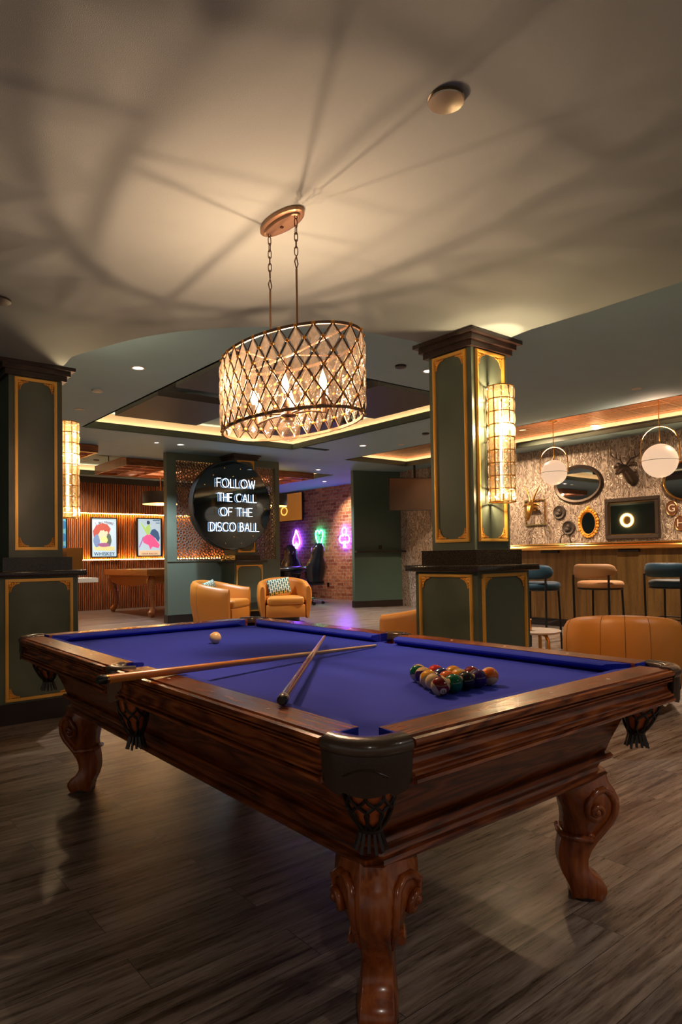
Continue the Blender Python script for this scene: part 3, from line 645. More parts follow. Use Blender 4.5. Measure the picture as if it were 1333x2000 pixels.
# sconces
def sconce(loc,nv,label):
    rz=math.atan2(nv[1],nv[0]); root=thing('wall_light',label,'wall light',(loc[0],loc[1],1.54),rz)
    h=.78; r=.085
    MB().box(-.10,-.065,-.022,.022,.05,h-.05).build('back_plate','brass',root,0)
    cg=MB(); n=10
    rows=9
    for j in range(rows):
        z0=h*j/rows; z1=h*(j+1)/rows
        for k in range(n):
            a=2*PI*(k+.0)/n+.1; 
            def bp(da,dr,z): return ((r+dr)*cos(a+da),(r+dr)*sin(a+da),z)
            rings=[]
            for q,(wd,dp) in zip((0,.12,.35,.65,.88,1),((.55,0),(.9,.7),(1,1),(1,1),(.9,.7),(.55,0))):
                z=z0+(z1-z0)*q; W_=PI/n*.92*wd
                rings.append([bp(-W_,-.004,z),bp(-W_*.5,.008*dp,z),bp(0,.012*dp,z),bp(W_*.5,.008*dp,z),bp(W_,-.004,z),bp(0,-.010,z)])
            cg.loft(rings)
    cg.build('crystal_sleeve','crystal2',root,0)
    fr=MB()
    for j in range(rows+1): fr.tube([((r+.002)*cos(2*PI*k/24),(r+.002)*sin(2*PI*k/24),h*j/rows) for k in range(24)],.0045,5,closed=True)
    for k in range(n): a=2*PI*(k+.5)/n+.1; fr.tube([((r+.002)*cos(a),(r+.002)*sin(a),0),((r+.002)*cos(a),(r+.002)*sin(a),h)],.0036,4)
    for j in (0,rows): fr.box(-.075,.0,-.01,.01,h*j/rows-.004,h*j/rows+.004)
    fr.build('brass_frame','brass',root,0)
    MB().tube([(0,0,.06),(0,0,h-.10)],.012,12).build('light_tube','tube',root)
    light('POINT','sconce_lamp_upper',(0,0,h-.07),P_SCONCE*.22,(1,.72,.42),root,.018)
    light('POINT','sconce_lamp_middle',(0.02,0,h*.66),P_SCONCE*.95,(1,.72,.42),root,.03)
    light('POINT','sconce_lamp_lower',(0,0,.06),P_SCONCE*.25,(1,.72,.42),root,.018)
sconce((3.690,cR[1]-.193-.105),(0,-1),'tall crystal tube wall light on the column nearest the bar')
sconce((cL[0]+.193+.10,5.62),(1,0),'tall crystal tube wall light seen edge-on on the left column')
# ================================================================== CHANDELIER
CC=(1.690,2.425); A_,B_=.435,.232; zt_,zb_=2.105,1.775
ch_=thing('chandelier','oval drum chandelier of diamond crystals in a bronze lattice above the pool table','chandelier',(CC[0],CC[1],0),0)
def el(t,a=A_,b=B_): return (b*cos(t),a*sin(t))
# equal arc-length parameters
TT=[]; NN=28; acc=[0]; K=2000
for i in range(K):
    p=el(2*PI*i/K); q=el(2*PI*(i+1)/K); acc.append(acc[-1]+math.hypot(p[0]-q[0],p[1]-q[1]))
per=acc[-1]
def tp(s):
    s=(s%1)*per; lo=0
    import bisect
    i=bisect.bisect_right(acc,s)-1; return 2*PI*(i+(s-acc[i])/(acc[i+1]-acc[i]))/K
for z,nm in ((zt_,'top_rim'),(zb_,'bottom_rim')):
    m=MB(); n=72; rings=[]
    for i in range(n): t=2*PI*i/n; p=el(t); q=el(t,A_-.008,B_-.008); rings.append([(p[0],p[1],z-.006),(p[0],p[1],z+.006),(q[0],q[1],z+.006),(q[0],q[1],z-.006)])
    rings.append(rings[0]); m.loft(rings,False); m.build(nm,'bronze',ch_,50)
lat=MB(); hh=(zt_-zb_)/6; stud=MB(); studs=[]
def node(i2,j): p=el(tp(i2/(2*NN))); return Vector((p[0],p[1],zt_-hh*j))
for j in range(6):
    for i in range(NN):
        i2=2*i+(j%2)
        a=node(i2,j)
        for s in (-1,1):
            b=node(i2+s,j+1); lat.tube([a,b],.0034,4)
for j in range(7):
    for i in range(NN):
        studs.append(node(2*i+(j%2),j))
studs.sort(key=lambda p:(p+Vector((CC[0],CC[1],0))-CO).length); st0=MB()._sph((0,0,0),.0088,8,5,(1,1,.9)).build('stud','ormolu',ch_,60); st0.location=studs[0]
for p in studs[1:100]:
    o=st0.copy(); COL.objects.link(o); o.location=p
for p in studs[100:]: stud._sph(p,.0088,8,5,(1,1,.9))
stud.build('studs','ormolu',ch_,60,kind='stuff')
lo_=lat.build('lattice_frame','chain',ch_,0)
# crystals
cm=MB(); w_,h_,d_=.027,.047,.010
V=[(0,0,h_),(w_,0,0),(0,0,-h_),(-w_,0,0),(0,d_,h_*.42),(w_*.42,d_,0),(0,d_,-h_*.42),(-w_*.42,d_,0),(0,-d_,h_*.42),(w_*.42,-d_,0),(0,-d_,-h_*.42),(-w_*.42,-d_,0)]
Fc=[(0,1,5,4),(1,2,6,5),(2,3,7,6),(3,0,4,7),(4,5,6,7),(1,0,8,9),(2,1,9,10),(3,2,10,11),(0,3,11,8),(11,10,9,8)]
slots=[]
for j in range(1,6):
    for i in range(NN):
        i2=2*i+((j+1)%2); p=node(i2,j); slots.append((p,math.atan2(p.y/A_**2,p.x/B_**2)-PI/2))
slots.sort(key=lambda s:(s[0]+Vector((CC[0],CC[1],0))-CO).length)
base_c=MB().add(V,Fc).build('crystal','crystal',ch_,0)
rest=MB()
for k,(p,a) in enumerate(slots):
    if k<100:
        o=base_c if k==0 else base_c.copy()
        if k: COL.objects.link(o)
        o.parent=ch_; o.location=p; o.rotation_euler=(0,0,a)
    else:
        R=Matrix.Translation(p)@Matrix.Rotation(a,4,'Z'); rest.add([tuple(R@Vector(v)) for v in V],Fc)
rest.build('crystals','crystal',ch_,0,kind='stuff')
# canopy, chains, rods, arms, bulbs, finial ball
zc_=ZL
def ov(a,b,z,n=36): return [(b*cos(2*PI*i/n),a*sin(2*PI*i/n),z) for i in range(n)]
can=MB().loft([ov(.150,.062,zc_),ov(.150,.062,zc_-.018),ov(.143,.055,zc_-.021),ov(.132,.046,zc_-.021),ov(.128,.043,zc_-.028),ov(.120,.038,zc_-.032)]).build('canopy','bronze',ch_,30)
can.location=(-.015,.012,0)
sc_=MB().box(-.006,.006,-.006,.006,zc_-.038,zc_-.03).build('canopy_screw','chain',can,0)
dropx=-.018
for ky,sg in ((.108,1),(-.100,-1)):
    chn=MB(); z=zc_-.035; a=0
    x0=dropx
    chn.tube([(x0+.008*cos(2*PI*k/12),ky,z+.008*sin(2*PI*k/12)) for k in range(12)],.002,6,closed=True)
    z-=.010
    for i in range(6 if sg>0 else 5):
        pts=[]; 
        for k in range(16):
            t=2*PI*k/16; X=.0075*cos(t); Z=.0165*sin(t)+(.004 if sin(t)>0 else -.004); pts.append((x0+X*cos(a),ky+X*sin(a),z-.016+Z))
        chn.tube(pts,.0022,6,closed=True); a+=PI/2*.9; z-=.031
    chn.build('chain','chain',ch_,60)
    dm=MB(); zz=z-.006; pts=[(x0,zz),(x0+.014,zz-.030),(x0,zz-.056),(x0-.014,zz-.030)]
    dm.tube([(p[0],ky+(p[0]-x0)*.5*(1 if sg<0 else 1),p[1]) for p in pts],.0028,6,closed=True); dm.build('diamond_link','chain',ch_,0)
    MB().tube([(x0,ky,zz-.056),(x0,ky,zt_-.03)],.0048,10).build('rod','bronze',ch_,60)
br_=MB()
br_.tube([(0,-A_+.006,zt_-.004),(dropx,-.10,zt_-.03),(dropx,.108,zt_-.03),(0,A_-.006,zt_-.004)],.005,6); br_.tube([(-B_+.006,.1,zt_-.004),(dropx,.06,zt_-.03)],.004,6); br_.tube([(B_-.006,-.1,zt_-.004),(dropx,-.05,zt_-.03)],.004,6)
br_.tube([(dropx,0,zt_-.03),(0,0,zb_+.05)],.006,8)
br_.build('top_bridge','bronze',ch_,50)
arm=MB(); hubz=zb_+.050
arm.lathe([(.004,.02),(.018,.018),(.022,.006),(.034,0),(.036,-.006),(.030,-.012),(.006,-.014)],(0,0,hubz),20)
bl=[]
for k in range(6):
    a=2*PI*k/6+.5; ex,ey=.115*cos(a),.255*sin(a); arm.tube([(0,0,hubz),(ex*.6,ey*.6,hubz+.006),(ex,ey,hubz-.002)],.0045,6); bl.append((ex,ey))
    arm.lathe([(.012,0),(.012,.045),(.009,.05),(.009,.055)],(ex,ey,hubz-.004),12)
arm.build('lamp_arms','bronze',ch_,50)
for ex,ey in bl:
    z=hubz+.052
    MB().lathe([(.005,0),(.011,.012),(.0165,.03),(.0155,.045),(.009,.065),(.003,.082),(.0008,.09)],(ex,ey,z),14).build('bulb','bulb',ch_,80)
    light('POINT','candle_bulb_light',(ex,ey,z+.095),P_CHAND*max(.10,.75+1.35*((ex*.63+ey*.77)/.2)),WARM,ch_,.007)
fb=MB()._sph((0,0,zb_-.022),.052,20,12,(1,1,1)).build('finial_ball','crystal2',ch_,0); MB().lathe([(.012,.046),(.022,.042),(.026,.030)],(0,0,zb_-.012),14).build('finial_cap','bronze',fb)
# ================================================================== CEILING FITTINGS
o=MB().lathe([(.058,0),(.060,-.004),(.052,-.006),(.052,-.010),(.060,-.012),(.058,-.017),(.02,-.022),(.001,-.0225)],(0,0,0),32).build('ceiling_sensor','nickel',None,40); p=atz(872,203,ZL-.02); o.location=(p.x,p.y,ZL); tag(o,'round satin nickel dome sensor on the near ceiling','sensor')
p=atz(-6,585,ZL); o=MB().lathe([(.075,0),(.075,-.01),(.04,-.018),(.001,-.019)],(0,0,0),32).build('ceiling_sensor','crown',None,40); o.location=(p.x,p.y,ZL); tag(o,'dark brown disc on the ceiling at the left edge of the picture','sensor')
def downlight(px,py,z,label,power,col=NEUT,r=.075,spot=100,rot=None):
    p=atz(px,py,z); root=thing('downlight',label,'ceiling light',(p.x,p.y,z),0,'recessed downlights')
    MB().lathe([(r,0),(r,-.006),(r*.8,-.010),(r*.72,-.006),(r*.70,-.001)],(0,0,0),24).build('trim_ring','white',root,40)
    MB().lathe([(.001,-.0035),(r*.68,-.0035),(r*.68,-.001)],(0,0,0),20).build('lens','down',root,40)
    if power: light('SPOT','downlight_lamp',(0,0,-.02),power,col,root,.03,spot,.7,rot)
downlight(270,718,ZH,'brightest recessed downlight on the far ceiling left of the chandelier',P_SPOT)
downlight(838,724,ZH,'recessed downlight half hidden by the shaft of the column near the bar',P_SPOT)
downlight(306,864,ZH,'smaller recessed downlight over the fretwork partition, left of its pair',P_SPOT*.6,COOL,.05)
downlight(353,868,ZH,'recessed downlight over the fretwork partition, right of its pair',P_SPOT,COOL)
downlight(709,870,ZH,'recessed downlight between the cove ceiling and the green wall',P_SPOT)
downlight(622,917,ZH,'recessed downlight beside the wooden ceiling lattice right of the partition',P_SPOT,COOL)
downlight(634,940,ZH,'recessed downlight washing the brick wall',300,WARM2,.075,78,(0,-.62,0))
downlight(1162,831,ZH+.195,'recessed downlight in the copper tin ceiling between the two globe lamps',P_SPOT*.85,WARM2,.075,140,(0,-.3,0))
p=None
for yy,lab in ((8.6,'added wall-wash spot in the copper tin ceiling nearest the corner television'),(7.1,'added wall-wash spot in the copper tin ceiling behind the column'),(4.0,'added wall-wash spot in the copper tin ceiling past the larger globe'),(2.4,'added wall-wash spot in the copper tin ceiling out of sight to the right')):  # extra spots added to brighten the bar wall, tilted toward it
    root=thing('downlight',lab,'ceiling light',(10.0,yy,ZH+.195),0,'recessed downlights'); MB().lathe([(.06,0),(.06,-.006),(.045,-.006),(.042,-.001)],(0,0,0),24).build('trim_ring','white',root,40); light('SPOT','downlight_lamp',(0,0,-.02),P_SPOT*.85,WARM2,root,.03,140,.8,(0,-.30,0))  # added wall-wash spot and its lamp
for px,py,lab in ((190,762,'small white ceiling puck left of the cove ceiling'),(783,714,'small dark ceiling puck right of the chandelier'),(188,898,'tiny dark ceiling puck above the slat wall'),(832,846,'small dark ceiling puck beside the column near the bar')):
    p=atz(px,py,ZH); o=MB().lathe([(.06,0),(.06,-.018),(.05,-.024),(.001,-.025)],(0,0,0),20).build('ceiling_puck','white' if px==190 else 'skirt',None,40); o.location=(p.x,p.y,ZH); tag(o,lab,'sensor')
# ceiling panels hanging in the coffer
for i,(x0,x1) in enumerate(((3.42,4.66),(5.31,6.55))):
    for j,(y0,y1) in enumerate(((5.76,7.20),(7.70,9.12))):
        o=MB().box(x0,x1,y0,y1,ZH-.0,ZH+.085).build('ceiling_panel','panel',None,0)
        tag(o,'dark charcoal square panel hanging in the cove ceiling, '+(('nearer','farther')[j])+' one on the '+(('left','right')[i])+' side','ceiling panel','hanging panels of the cove ceiling')
p=atz(377,772,ZH+.275); o=MB().lathe([(.14,0),(.14,-.008),(.13,-.010),(.128,-.004),(.001,-.005)],(0,0,0),28).build('ceiling_speaker','ceil2',None,40); o.location=(p.x,p.y,ZH+.28); tag(o,'flat round speaker grille between two charcoal ceiling panels','speaker')
p=atz(617,876,ZH); o=MB().box(-.28,.28,-.05,.05,-.012,0)
for k in range(5): o.box(-.27,.27,-.045+.02*k,-.040+.02*k,-.016,-.012)
o=o.build('air_vent','skirt',None,0); o.location=(p.x,p.y,ZH); tag(o,'slim linear air vent on the ceiling right of the cove','air vent')
# wooden lattice frames hanging in the back room
def lattice(x0,x1,y0,y1,z0,z1,label):
    cx_,cy_=(x0+x1)/2,(y0+y1)/2; root=thing('ceiling_lattice',label,'ceiling lattice',(cx_,cy_,z0)); a,b=(x1-x0)/2,(y1-y0)/2; h=z1-z0
    m=MB(); t=.05
    m.box(-a,a,-b,-b+t,0,h).box(-a,a,b-t,b,0,h).box(-a,-a+t,-b+t,b-t,0,h).box(a-t,a,-b+t,b-t,0,h); m.build('frame','beam',root,0)
    g=MB(); t=.035
    n=max(2,int((x1-x0)/.45))
    for i in range(1,n): x=-a+2*a*i/n; g.box(x-t/2,x+t/2,-b+.05,b-.05,.01,.06)
    n=max(2,int((y1-y0)/.45))
    for i in range(1,n): y=-b+2*b*i/n; g.box(-a+.05,a-.05,y-t/2,y+t/2,.01,.06)
    g.build('lattice_bars','beamlt',root,0)
    g=MB().box(-a+.05,a-.05,-b+.05,b-.05,h-.02,h-.005).build('top_board','owood',root,0)
    hg=MB()
    for sx in (-1,1):
        for sy in (-1,1): hg.tube([(sx*a*.8,sy*b*.8,h-.01),(sx*a*.8,sy*b*.8,ZH+.25-z0)],.01,6)
    hg.build('hanger_rods','black',root)
    light('POINT','lattice_lamp',(0,0,h-.06),14,WARM2,root,.1)
pa=atz(202,927,3.06); pb=atz(268,910,3.06)
lattice(5.0,7.4,12.75,14.55,3.06,3.24,'stained timber ceiling lattice hanging above the honey wood table, left of the partition')
lattice(7.9,9.6,12.75,14.55,3.06,3.24,'stained timber ceiling lattice seen between the partition and the brick wall')
lattice(2.6,4.05,11.6,12.6,3.06,3.19,'stained timber ceiling lattice just right of the left column')
# ================================================================== PARTITION with fretwork
px0,px1=5.34,7.86; YP=11.66
part=thing('partition','olive green partition wall with brown fretwork openings on both sides of a column','partition',((px0+px1)/2,YP,0))
ox=(px0+px1)/2; a=(px1-px0)/2; zs0,zs1=1.22,3.06
m=MB().box(-a,a,0,.14,0,zs0-.06).box(-a,a,0,.14,zs1,ZH).box(-a,-a+.19,0,.14,zs0-.06,zs1).box(a-.10,a,0,.14,zs0-.06,zs1); m.build('wall_body','moss',part,0)
MB().box(-a-.01,a+.01,-.012,.152,0,.15).build('skirting','skirt',part,0)
MB().box(-a,a,-.012,0,zs0-.075,zs0-.055).build('sill_bead','moss',part,0)
fr=MB(); cs=.118; x0_,x1_=-a+.19,a-.10; nx=int(round((x1_-x0_)/cs)); nz=int(round((zs1-zs0+.06)/cs)); cw=(x1_-x0_)/nx; chh=(zs1-zs0+.06)/nz
def ringflat(m,cx_,cz_,r0,r1,n,y0,y1):
    v=[];f=[]
    for k in range(n):
        t=2*PI*k/n
        for r in (r0,r1):
            for y in (y0,y1): v.append((cx_+r*cos(t),y,cz_+r*sin(t)))
    for k in range(n):
        b=4*k; c=4*((k+1)%n); f+=[(b,b+2,c+2,c),(b+1,c+1,c+3,b+3),(b,c,c+1,b+1),(b+2,b+3,c+3,c+2)]
    m.add(v,f)
for i in range(nx):
    for j in range(nz):
        cx_=x0_+cw*(i+.5); cz_=zs0-.06+chh*(j+.5); ringflat(fr,cx_,cz_,cw*.22,cw*.36,12,.055,.08)
        for q in range(8):
            t=PI/4*q; r0,r1=cw*.34,(cw*.5 if q%2==0 else cw*.68); w=cw*.055
            d=(cos(t),sin(t)); n_=(-d[1],d[0]); P=[(cx_+d[0]*r0+n_[0]*w,cz_+d[1]*r0+n_[1]*w),(cx_+d[0]*r1+n_[0]*w,cz_+d[1]*r1+n_[1]*w),(cx_+d[0]*r1-n_[0]*w,cz_+d[1]*r1-n_[1]*w),(cx_+d[0]*r0-n_[0]*w,cz_+d[1]*r0-n_[1]*w)]
            fr.xprism(P,.056,.079)
fr.build('fretwork_screen','fret',part,0,recalc=False)
column((6.76,11.42),'green gilt-panelled column in the middle of the partition behind the neon sign',w=.46,pw=.66,ztop=ZH,zl=1.15,faces=(0,))
# round mirror with neon words
dc=aty(455.5,987,11.02); root=thing('neon_sign','round dark mirror with white neon words about the disco ball','neon sign',(dc.x,11.02,dc.z)); R_=.84
MB().lathe([(R_,.0),(R_,.16),(R_*.9,.165)],(0,0,0),72,'Y').build('mirror_drum','black',root,40)
MB().lathe([(.001,-.012),(R_-.02,-.012),(R_-.008,-.006),(R_-.008,0),(.001,0)],(0,0,0),72,'Y').build('mirror_face','dmirror',root,20)
st=MB()
for x,z in ((-.18,.70),(.16,.70),(-.42,.55),(0,.55),(.42,.54),(-.60,.36),(.62,.40),(.70,-.05),(0,-.60),(.42,-.58),(-.18,-.72),(.16,-.72)): st._sph((x,-.015,z),.014,8,6,(1,1,1))
st.build('standoff_studs','brass',root,60)
G={'F':[[(0,0),(0,1),(.5,1)],[(0,.52),(.42,.52)]],'L':[[(0,1),(0,0),(.5,0)]],'W':[[(0,1),(.2,0),(.42,.85),(.64,0),(.84,1)]],'T':[[(0,1),(.6,1)],[(.3,1),(.3,0)]],'H':[[(0,0),(0,1)],[(.55,0),(.55,1)],[(0,.5),(.55,.5)]],'E':[[(.5,1),(0,1),(0,0),(.5,0)],[(0,.52),(.42,.52)]],'A':[[(0,0),(.33,1),(.66,0)],[(.12,.36),(.54,.36)]],'I':[[(0,0),(0,1)]]}
def arcs(cx,cy,rx,ry,a0,a1,n=16): return [(cx+rx*cos(math.radians(a0+(a1-a0)*i/n)),cy+ry*sin(math.radians(a0+(a1-a0)*i/n))) for i in range(n+1)]
G['O']=[arcs(.42,.5,.42,.5,90,450,24)]; G['C']=[arcs(.42,.5,.42,.5,50,310)]
G['D']=[[(0,0),(0,1)]+arcs(.12,.5,.50,.5,90,-90)+[(0,0)]]; G['S']=[arcs(.24,.75,.24,.25,40,270,12)+arcs(.24,.25,.26,.25,90,-140,12)]
G['B']=[[(0,0),(0,1)]+arcs(.2,.77,.22,.23,90,-90,8)+[(0,.54)]+arcs(.2,.27,.28,.27,90,-90,8)+[(0,0)]]
WD={'F':.5,'L':.5,'W':.84,'T':.6,'H':.55,'E':.5,'A':.66,'I':0,'O':.84,'C':.74,'D':.62,'S':.5,'B':.48,' ':.22}
for word,(xa,xb,ya,yb) in {'FOLLOW':(425,499,936,952.5),'THE CALL':(427,502,964.5,980),'OF THE':(432,494,992,1008),'DISCO BALL':(412,507,1021,1037.5)}.items():
    A1=aty(xa,(ya+yb)/2,10.95); B1=aty(xb,(ya+yb)/2,10.95); H_=(aty((xa+xb)/2,ya,10.95)-aty((xa+xb)/2,yb,10.95)).z; zc0=(A1.z+B1.z)/2-H_/2
    gap=.20; tot=sum(WD[c] for c in word)+gap*(len(word)-1); k_=(B1.x-A1.x)/tot; x=A1.x; m=MB()
    for c in word+' ':
        if c==' ' and m.v: m.build('neon_word','neonw',root,60); m=MB()
        if c==' ': x+=(WD[c]+gap)*k_; continue
        for st_ in G.get(c,[]): m.tube([(x+p[0]*k_-dc.x,-.052,zc0+p[1]*H_-dc.z) for p in st_],.0062,6)
        x+=(WD[c]+gap)*k_
    pass
# ================================================================== WALL THINGS in the back
def flat_poly(pts,y,y1=None):
    m=MB(); m.xprism(pts,y,y1 if y1 is not None else y+.002); return m
def text_mesh(name,body,size,mat,parent,loc,rot,ext=.001,ax='CENTER',sx=1):
    cu=bpy.data.curves.new('t','FONT'); cu.body=body; cu.size=size; cu.align_x=ax; cu.align_y='CENTER'; cu.extrude=ext
    to=bpy.data.objects.new('t',cu); COL.objects.link(to); bpy.context.view_layer.update(); me=bpy.data.meshes.new_from_object(to.evaluated_get(bpy.context.evaluated_depsgraph_get())); bpy.data.objects.remove(to)
    me.materials.clear(); me.materials.append(M[mat] if isinstance(mat,str) else mat); o=bpy.data.objects.new(name,me); COL.objects.link(o); o.parent=parent; o.location=loc; o.rotation_euler=rot; o.scale=(sx,1,1); return o
def scr(c,s=1.0): return emit('poster colour %s'%(c,),c,s)
YF=YS-.20
def poster(tl,br,label,kind):
    a_=aty(*tl,YF); b_=aty(*br,YF); cx_,cz_=(a_.x+b_.x)/2,(a_.z+b_.z)/2; w,h=abs(b_.x-a_.x),abs(a_.z-b_.z)
    root=thing('lightbox_poster',label,'poster',(cx_,YF,cz_)); MB().box(-w/2+.05,w/2-.05,.08,.195,-h/2+.05,h/2-.05).build('wall_mount','black',root,0) 
    fm=MB(); t=.03
    fm.box(-w/2,w/2,0,.08,-h/2,-h/2+t).box(-w/2,w/2,0,.08,h/2-t,h/2).box(-w/2,-w/2+t,0,.08,-h/2+t,h/2-t).box(w/2-t,w/2,0,.08,-h/2+t,h/2-t).build('frame','black',root,0)
    bg=(.42,.60,.72) if kind!='green' else (.10,.30,.34)
    MB().box(-w/2+t,w/2-t,.02,.07,-h/2+t,h/2-t).build('lit_sheet',scr(bg,.75),root,0)
    def blob(pts,c,lay,s=.8):
        flat_poly([(p[0]*w,p[1]*h) for p in pts],.018-.0015*lay,.0195-.0015*lay).build('printed_shape',scr(c,s),root,0)
    def ell(cx,cy,rx,ry,n=18): return [(cx+rx*cos(2*PI*i/n)*(1+.08*sin(5*i)),cy+ry*sin(2*PI*i/n)*(1+.08*cos(3*i))) for i in range(n)]
    R=(PI/2,0,0)
    if kind=='whiskey':
        blob([(-.42,.16),(-.3,.30),(-.08,.36),(.12,.33),(.24,.22),(.16,.08),(-.2,.0),(-.38,-.02)],(.36,.07,.06),1)
        blob([(-.40,-.22),(.36,-.22),(.40,-.30),(.2,-.33),(-.36,-.31)],(.62,.55,.25),1)
        blob(ell(-.06,.04,.16,.14),(.58,.50,.36),2); blob(ell(-.28,-.08,.12,.16),(.14,.22,.40),2); blob(ell(.17,-.06,.10,.16),(.08,.12,.10),3); blob(ell(.0,-.06,.13,.09),(.70,.62,.25),4); blob(ell(-.02,-.18,.22,.05),(.28,.10,.22),5)
        blob(ell(-.12,.14,.05,.04,10),(.62,.50,.38),5); blob(ell(.08,.12,.06,.045,10),(.62,.50,.38),5)
        text_mesh('poster_words','WHISKEY',h*.125,scr((.01,.03,.09),.3),root,(0,.012,-h*.405),R,sx=.98)
        word='J.&H.MYERS'
        for i,c in enumerate(word):
            t=(i-(len(word)-1)/2)/len(word)*1.5; text_mesh('poster_letter',c,h*.085,scr((.10,.03,.04),.4),root,(sin(t)*w*.50,.012,h*.22+cos(t)*h*.155),(PI/2,t*.75,0))
    elif kind=='matador':
        blob([(-.42,-.34),(.42,-.34),(.42,-.47),(-.42,-.47)],(.72,.52,.32),1)
        blob([(-.28,-.02),(-.08,.08),(.12,.07),(.26,-.06),(.42,-.20),(.36,-.28),(.12,-.24),(.04,-.32),(-.04,-.20),(-.24,-.14)],(.72,.10,.28),2)
        blob([(.02,.10),(.10,.20),(.22,.22),(.36,.14),(.42,-.02),(.36,-.12),(.24,-.02),(.08,.06)],(.03,.10,.22),3)
        blob([(-.20,.18),(-.10,.30),(.02,.34),(.05,.20),(-.02,.06),(-.12,.08)],(.36,.60,.16),4); blob([(-.36,.36),(-.33,.38),(-.16,.24),(-.20,.18)],(.36,.60,.16),4)
        blob(ell(-.04,.38,.07,.05,12),(.03,.05,.10),5); blob([(-.42,-.26),(-.38,-.26),(-.22,-.02),(-.26,.02)],(.30,.16,.42),3); blob([(.14,.42),(.42,.42),(.42,.46),(.14,.46)],(.10,.20,.30),3); blob([(.26,.36),(.42,.36),(.42,.385),(.26,.385)],(.10,.20,.30),3)
        text_mesh('poster_words','CESAR RINCON',h*.060,scr((.04,.03,.02),.3),root,(0,.012,-h*.425),R)
    else:
        for i in range(9): blob(ell(-.3+.3*(i%3)+.05,-.3+.3*(i//3),.13,.10),[(.04,.30,.10),(.45,.60,.20),(.02,.12,.25)][i%3],1+i%3)
poster((177.5,1010),(230.5,1089),'lit poster reading WHISKEY with a red parasol on the slat wall','whiskey')
poster((267.5,1011),(317,1087),'lit bullfight poster with a pink cape on the slat wall','matador')
poster((84,1008),(132,1090),'blue green lit poster partly hidden behind the left column','green')
# television on the brick wall, neon suits, outlet
XT=XB-.06
def wall_x(px,py,X): return atx(px,py,X)
p0=wall_x(540,966,XT); p1=wall_x(594,1018,XT)
root=thing('television','flat television on the brick wall above the spade sign','television',(XT-.06,(p0.y+p1.y)/2,(p0.z+p1.z)/2)); hw,hh_=abs(p0.y-p1.y)/2,abs(p0.z-p1.z)/2*.93
MB().box(0,.05,-hw,hw,-hh_,hh_).box(.05,.118,-.2,.2,-.15,.15).build('casing','black',root,0); MB().tube([(-.008,.28*hw+.16*cos(2*PI*i/20),-.25*hh_+.12*sin(2*PI*i/20)) for i in range(20)],.018,6,closed=True).build('reflected_ring',emit('ring lamp reflection glow',(1,.58,.10),1.3),root,60); MB().box(-.004,0,-hw+.015,hw-.015,-hh_+.015,hh_-.015).build('screen',emit('amber reflection glow',(.55,.20,.025),.32),root,0)  # glowing amber screen and ring imitate a ring lamp's reflection
def neon(px,py,label,mat,strokes,hpx):
    X=XB-.05; c=atx(px,py,X); s=(atx(px,py-hpx/2,X)-atx(px,py+hpx/2,X)).z
    root=thing('neon_suit_sign',label,'neon sign',(XB-.05,c.y,c.z),0,'neon card suit signs'); m=MB()
    for st_ in strokes: m.tube([(0,-q[0]*s,q[1]*s) for q in st_],.014,7)
    m.build('tube',mat,root,60)
    b=MB()
    for st_ in strokes[:1]:
        for q in st_[::max(1,len(st_)//5)]: b.tube([(0,-q[0]*s,q[1]*s),(.05,-q[0]*s,q[1]*s)],.006,5)
    b.build('standoffs','black',root)
sp_=[[(0,.5),(-.10,.30),(-.22,.10),(-.30,-.08),(-.31,-.22),(-.25,-.33),(-.14,-.34),(-.06,-.26)],[(0,.5),(.10,.30),(.22,.10),(.30,-.08),(.31,-.22),(.25,-.33),(.14,-.34),(.06,-.26)],[(-.06,-.26),(-.05,-.40),(-.10,-.5),(.10,-.5),(.05,-.40),(.06,-.26),(0,-.2),(-.06,-.26)]]
ht_=[[(0,-.5),(-.14,-.2),(-.27,.06),(-.32,.28),(-.26,.45),(-.14,.48),(-.04,.40),(0,.30),(.04,.40),(.14,.48),(.26,.45),(.32,.28),(.27,.06),(.14,-.2),(0,-.5)]]
cl_=[arcs(0,.28,.17,.20,-60,240,14),arcs(.20,-.10,.17,.19,-150,130,14),arcs(-.20,-.10,.17,.19,50,330,14),[(-.05,-.22),(-.04,-.38),(-.10,-.5),(.10,-.5),(.04,-.38),(.05,-.22)]]
neon(579,1053,'violet neon spade on the brick wall','neonp',sp_,36); neon(624,1053,'green neon heart on the brick wall','neong',ht_,36); neon(673,1049,'violet neon club on the brick wall next to the green wall','neonp',cl_,40)
c=atx(642,1142,XB); o=MB().box(-.02,0,-.04,.04,-.06,.06).box(-.03,-.02,-.012,.012,.01,.035).box(-.03,-.02,-.012,.012,-.035,-.01).build('wall_outlet','black',None,0); o.location=(XB,c.y,c.z); tag(o,'small black outlet low on the brick wall','outlet')
# drinks ledge and outlet on green wall
zq=1.30
m=MB().add([gw(.0,.002,zq-.02),gw(GL-.02,.002,zq-.02),gw(GL-.02,.16,zq-.02),gw(.0,.16,zq-.02),gw(.0,.002,zq+.02),gw(GL-.02,.002,zq+.02),gw(GL-.02,.16,zq+.02),gw(.0,.16,zq+.02)],[(0,1,2,3),(7,6,5,4),(0,4,5,1),(1,5,6,2),(2,6,7,3),(3,7,4,0)])
tag(m.build('drinks_ledge','black',None,0),'narrow black drinks shelf along the dark green wall','shelf')
m=MB(); 
for z0,z1,q in ((1.355,1.445,.008),):
    m.add([gw(.62,.002,z0),gw(.70,.002,z0),gw(.70,q,z0),gw(.62,q,z0),gw(.62,.002,z1),gw(.70,.002,z1),gw(.70,q,z1),gw(.62,q,z1)],[(0,1,2,3),(7,6,5,4),(0,4,5,1),(1,5,6,2),(2,6,7,3),(3,7,4,0)])
tag(m.build('wall_outlet','black',None,0),'small black outlet just above the shelf on the green wall','outlet')
